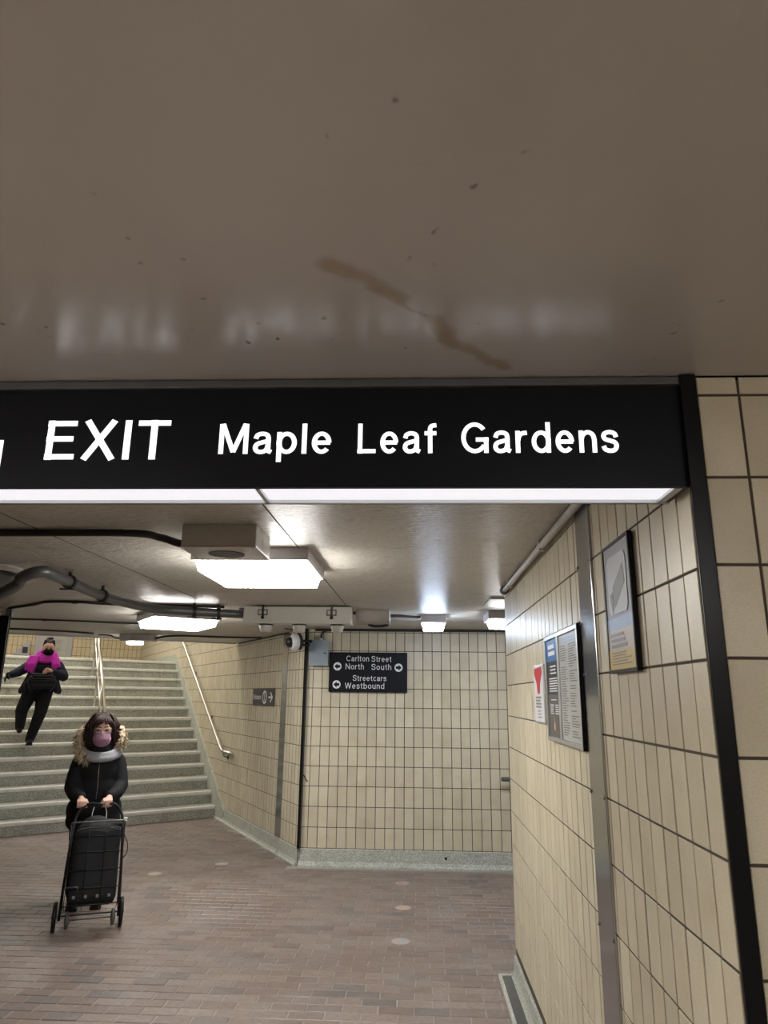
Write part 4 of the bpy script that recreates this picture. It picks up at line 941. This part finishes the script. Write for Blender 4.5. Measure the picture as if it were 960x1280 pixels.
bm = tube(bmesh.new(), [ct(-.15, -.03, -.035), ct(.165, -.03, -.035)], .0045, 8); obj('front_axle', bm, 'galv', cart, True)
bm = tube(bmesh.new(), catmull([ct(.20, -.02, .53), ct(.225, -.05, .47), ct(.228, -.05, .40), ct(.20, -.02, .36)], 6), .004, 6); obj('strap_loop', bm, 'leather', cart, True)
obj('tag_clip', bx(bmesh.new(), (-.014, -.008, -.014), (.014, .008, .014), .003, Matrix.Translation(ct(.19, -.235, .60))), 'white_plastic', cart)
bm = tube(bmesh.new(), [ct(-.195, -.10, .155), ct(-.185, -.245, .150), ct(-.10, -.247, .150), ct(-.10, -.247, .125)], .0042, 6); obj('cord', bm, 'galv', cart, True)
# bag standing in the trolley
bag = tag(empty('shopping_bag', G, TH_), 'black fabric bag filling the shopping trolley', 'bag')
bm = bmesh.new(); bx(bm, (-.168, -.222, .045), (.168, -.015, .56), .045)
bmesh.ops.subdivide_edges(bm, edges=bm.edges[:], cuts=3, use_grid_fill=True)
random.seed(9)
for v in bm.verts:
    s = .006*math.sin(v.co.x*31+v.co.z*17)+.006*math.sin(v.co.z*29-v.co.y*23); v.co += V((s*.4, -abs(s)*.6, s)) if v.co.z > .3 else V((0, -s*.5, 0))
for v in bm.verts: v.co = ct(*v.co)
obj('body', bm, 'bag_black', bag, True)
fl = fuse('flap', [('e', tuple(ct(.0, -.12, .57)), (.15, .095, .055)), ('e', tuple(ct(-.02, -.11, .615)), (.095, .07, .05)), ('e', tuple(ct(.09, -.11, .595)), (.09, .07, .04))], .009, 'bag_black', bag)
bm = tube(bmesh.new(), catmull([ct(-.05, -.16, .60), ct(-.055, -.10, .68), ct(-.045, -.04, .74)], 6), .004, 6); tube(bm, catmull([ct(.045, -.16, .60), ct(.05, -.10, .68), ct(.04, -.03, .755)], 6), .004, 6)
for n_, a in (('handle', (-.05, -.055, -.045)), ('handle', (.045, .05, .04))):
    bm2 = tube(bmesh.new(), catmull([ct(a[0], -.16, .60), ct(a[1], -.10, .68), ct(a[2], -.035, .745)], 6), .0042, 6); obj(n_, bm2, 'galv', bag, True)
bm.free()
bm = tube(bmesh.new(), catmull([ct(-.155, -.226, .52), ct(-.08, -.229, .545), ct(.08, -.229, .545), ct(.155, -.226, .52)], 6), .004, 6); obj('seam', bm, 'leather', bag, True)
for i in range(4):
    x = -.12+.08*i; obj('reflective_patch', bx(bmesh.new(), (-.010, -.003, -.010), (.010, .003, .010), .001, Matrix.Translation(ct(x, -.228, .085))), 'poster_icon', bag)

# ---- person coming down the stairs
T2 = math.radians(28)
wk = tag(empty('person', (-5.36, 10.05, stair_z(6)), T2), 'person with magenta scarf and navy coat walking down the stairs', 'person')
hp2, hf2 = head_prims((.075, -.035, 1.325), .30, .97)
body = hp2 + [('c', (.055, .03, 1.10), .055, (.07, .0, 1.27), .048), ('c', (.03, .10, .80), .13, (.05, .06, 1.04), .135)]
la = [(-.125, .06, 1.095), (-.27, .01, .985), (-.37, -.05, .945)]; ra = [(.225, .06, 1.085), (.315, .0, .935), (.165, -.155, .995)]
body += chain([(.05, .06, 1.08)]+la, [.09, .055, .042, .028]) + chain([(.05, .06, 1.08)]+ra, [.09, .055, .042, .028])
body += [('e', (-.395, -.062, .935), (.032, .022, .042))]
for k, ln in enumerate((.9, 1, .95, .8)): body += chain([(-.415+.004*k, -.085+.017*k, .915), (-.428, -.092+.018*k, .885-.006*ln), (-.422, -.092+.018*k, .862-.016*ln)], [.0095, .009, .0075])
body += chain([(-.385, -.085, .93), (-.375, -.105, .905), (-.380, -.112, .882)], [.011, .010, .008])
body += [('e', (.115, -.175, 1.01), (.040, .024, .030))]
for k, ln in enumerate((.9, 1, .95, .8)): body += chain([(.085, -.185, 1.028-.016*k), (.058, -.192, 1.018-.016*k), (.045-.004*ln, -.182, .998-.015*k)], [.0098, .0092, .0078])
body += chain([(.105, -.190, 1.035), (.082, -.205, 1.040), (.062, -.208, 1.028)], [.0115, .0105, .0085])
lf, lr = [(.105, .10, .78), (.075, -.03, .44), (-.015, .005, .08)], [(-.06, .11, .78), (-.165, .02, .47), (-.165, .26, .24)]
for L__ in (lf, lr): body += chain(L__, [.085, .058, .042]); a = V(L__[2]); body.append(('c', tuple(a+V((0, .02, -.045))), .03, tuple(a+V((0, -.12, -.05))), .027))
fuse('body', body, .0065, 'skin', wk, 2)
co = [('e', (.05, .05, 1.03), (.195, .14, .16)), ('e', (.04, .06, .90), (.205, .155, .20)), ('c', (-.10, .07, 1.085), .07, (.20, .07, 1.075), .07)]
for i in range(12):
    a = 2*math.pi*i/12; co.append(('c', (.04+.13*math.cos(a), .07+.10*math.sin(a), .95), .07, (.035+.245*math.cos(a), .08+.15*math.sin(a), .745-.02*math.cos(2*a)), .040))
co += chain(la[:2]+[(-.355, -.045, .950)], [.075, .066, .052]) + chain(ra[:2]+[(.185, -.14, .992)], [.078, .072, .050])
fuse('coat', co, .009, 'coat_navy', wk, 3)
fuse('trousers', chain([lf[0], lf[1], (-.015, .004, .075)], [.115, .085, .062]) + chain([lr[0], lr[1], (-.165, .262, .225)], [.115, .085, .062]), .010, 'trouser_black', wk)
for a, pt in ((V(lf[2]), 0), (V(lr[2]), .06)):
    fuse('shoe', [('c', tuple(a+V((0, .03, -.035))), .044, tuple(a+V((.005, -.13, -.045-pt*.2))), .037), ('c', tuple(a+V((0, .01, .07))), .052, tuple(a+V((0, .01, -.02))), .048)] + ([('b', tuple(a+V((-.042, -.16, -.08))), tuple(a+V((.042, .07, -.055))))] if pt == 0 else []), .008, 'leather', wk)
fuse('glove', [('e', (-.395, -.062, .935), (.037, .028, .048))] + [q for k in range(4) for q in chain([(-.415+.004*k, -.085+.017*k, .915), (-.428, -.092+.018*k, .882), (-.422, -.092+.018*k, .848)], [.0125, .012, .010])] + chain([(-.385, -.085, .93), (-.375, -.105, .905), (-.380, -.112, .880)], [.0135, .0125, .010]), .006, 'leather', wk)
patch('mask', hf2((0, -.022, -.052)), (.073, .104, .062), (-68, 68), (-60, 40), 'mask_black', wk)
for sd in (-1, 1):
    obj('eye', lathe(bmesh.new(), [(.012, 0), (.010, .004), (.004, .006)], hf2((sd*.031, -.086, .014)), 12, (0, -1, -.25)), 'eye_dark', wk, True)
    obj('eyebrow', tube(bmesh.new(), [hf2((sd*.012, -.092, .036)), hf2((sd*.032, -.094, .043)), hf2((sd*.054, -.082, .037))], [.003, .004, .002], 6), 'hair_dark', wk, True)
hh = [('e', hf2((0, .044, .036)), (.084, .080, .084)), ('e', hf2((0, .05, .125)), (.045, .042, .034)), ('e', hf2((.02, .045, .135)), (.03, .03, .028)), ('e', hf2((-.02, .06, .130)), (.028, .03, .025))]
for i in range(11):
    t = -1+i/5; hh += chain([hf2((t*.066, -.045+.03*abs(t), .092-.02*abs(t))), hf2((t*.06, -.0, .112)), hf2((t*.03, .05, .125))], [.014, .016, .014])
fuse('hair', hh, .0062, 'hair_dark', wk, 2)
sc_ = []
for r_, dz, rr in ((1.0, 0, .034), (.95, .034, .031), (.86, .066, .027)):
    pts = [(.062+.125*r_*math.sin(a), .02-.115*r_*math.cos(a), 1.185+dz-.045*math.cos(a)) for a in (2*math.pi*i/18 for i in range(19))]
    sc_ += chain(pts, [rr]*19)
for k in range(4):
    sc_ += chain([(-.045-.032*k, -.075+.01*k, 1.20), (-.075-.036*k, -.125+.012*k, 1.09), (-.080-.036*k, -.135+.015*k, .955+.02*k)], [.021, .020, .015])
    sc_ += chain([(.125+.03*k, -.075+.01*k, 1.19), (.15+.028*k, -.115, 1.10), (.165+.028*k, -.125, 1.035+.01*k)], [.020, .018, .014])
fuse('scarf', sc_, .007, 'scarf_magenta', wk, 1)
hb = tag(empty('handbag', (-5.36, 10.05, stair_z(6)), T2), 'black leather handbag held by the person on the stairs', 'handbag')
fuse('body', [('c', (-.08, -.175, .80), .045, (.17, -.175, .80), .045), ('c', (-.10, -.175, .86), .045, (.19, -.175, .86), .045), ('c', (-.08, -.172, .945), .030, (.165, -.172, .945), .030), ('c', (-.09, -.175, .90), .04, (.18, -.175, .90), .04)], .008, 'leather', hb, 4)
fuse('flap', [('c', (-.07, -.212, .93), .012, (.16, -.212, .93), .012), ('c', (-.085, -.222, .89), .010, (.175, -.222, .89), .010), ('c', (.09, -.224, .855), .016, (.18, -.218, .865), .016)], .007, 'leather', hb, 2)
bm = tube(bmesh.new(), catmull([(-.08, -.17, .965), (-.06, -.14, 1.05), (.04, -.13, 1.07), (.13, -.14, 1.05), (.15, -.17, .965)], 6), .007, 6); obj('handle', bm, 'leather', hb, True)
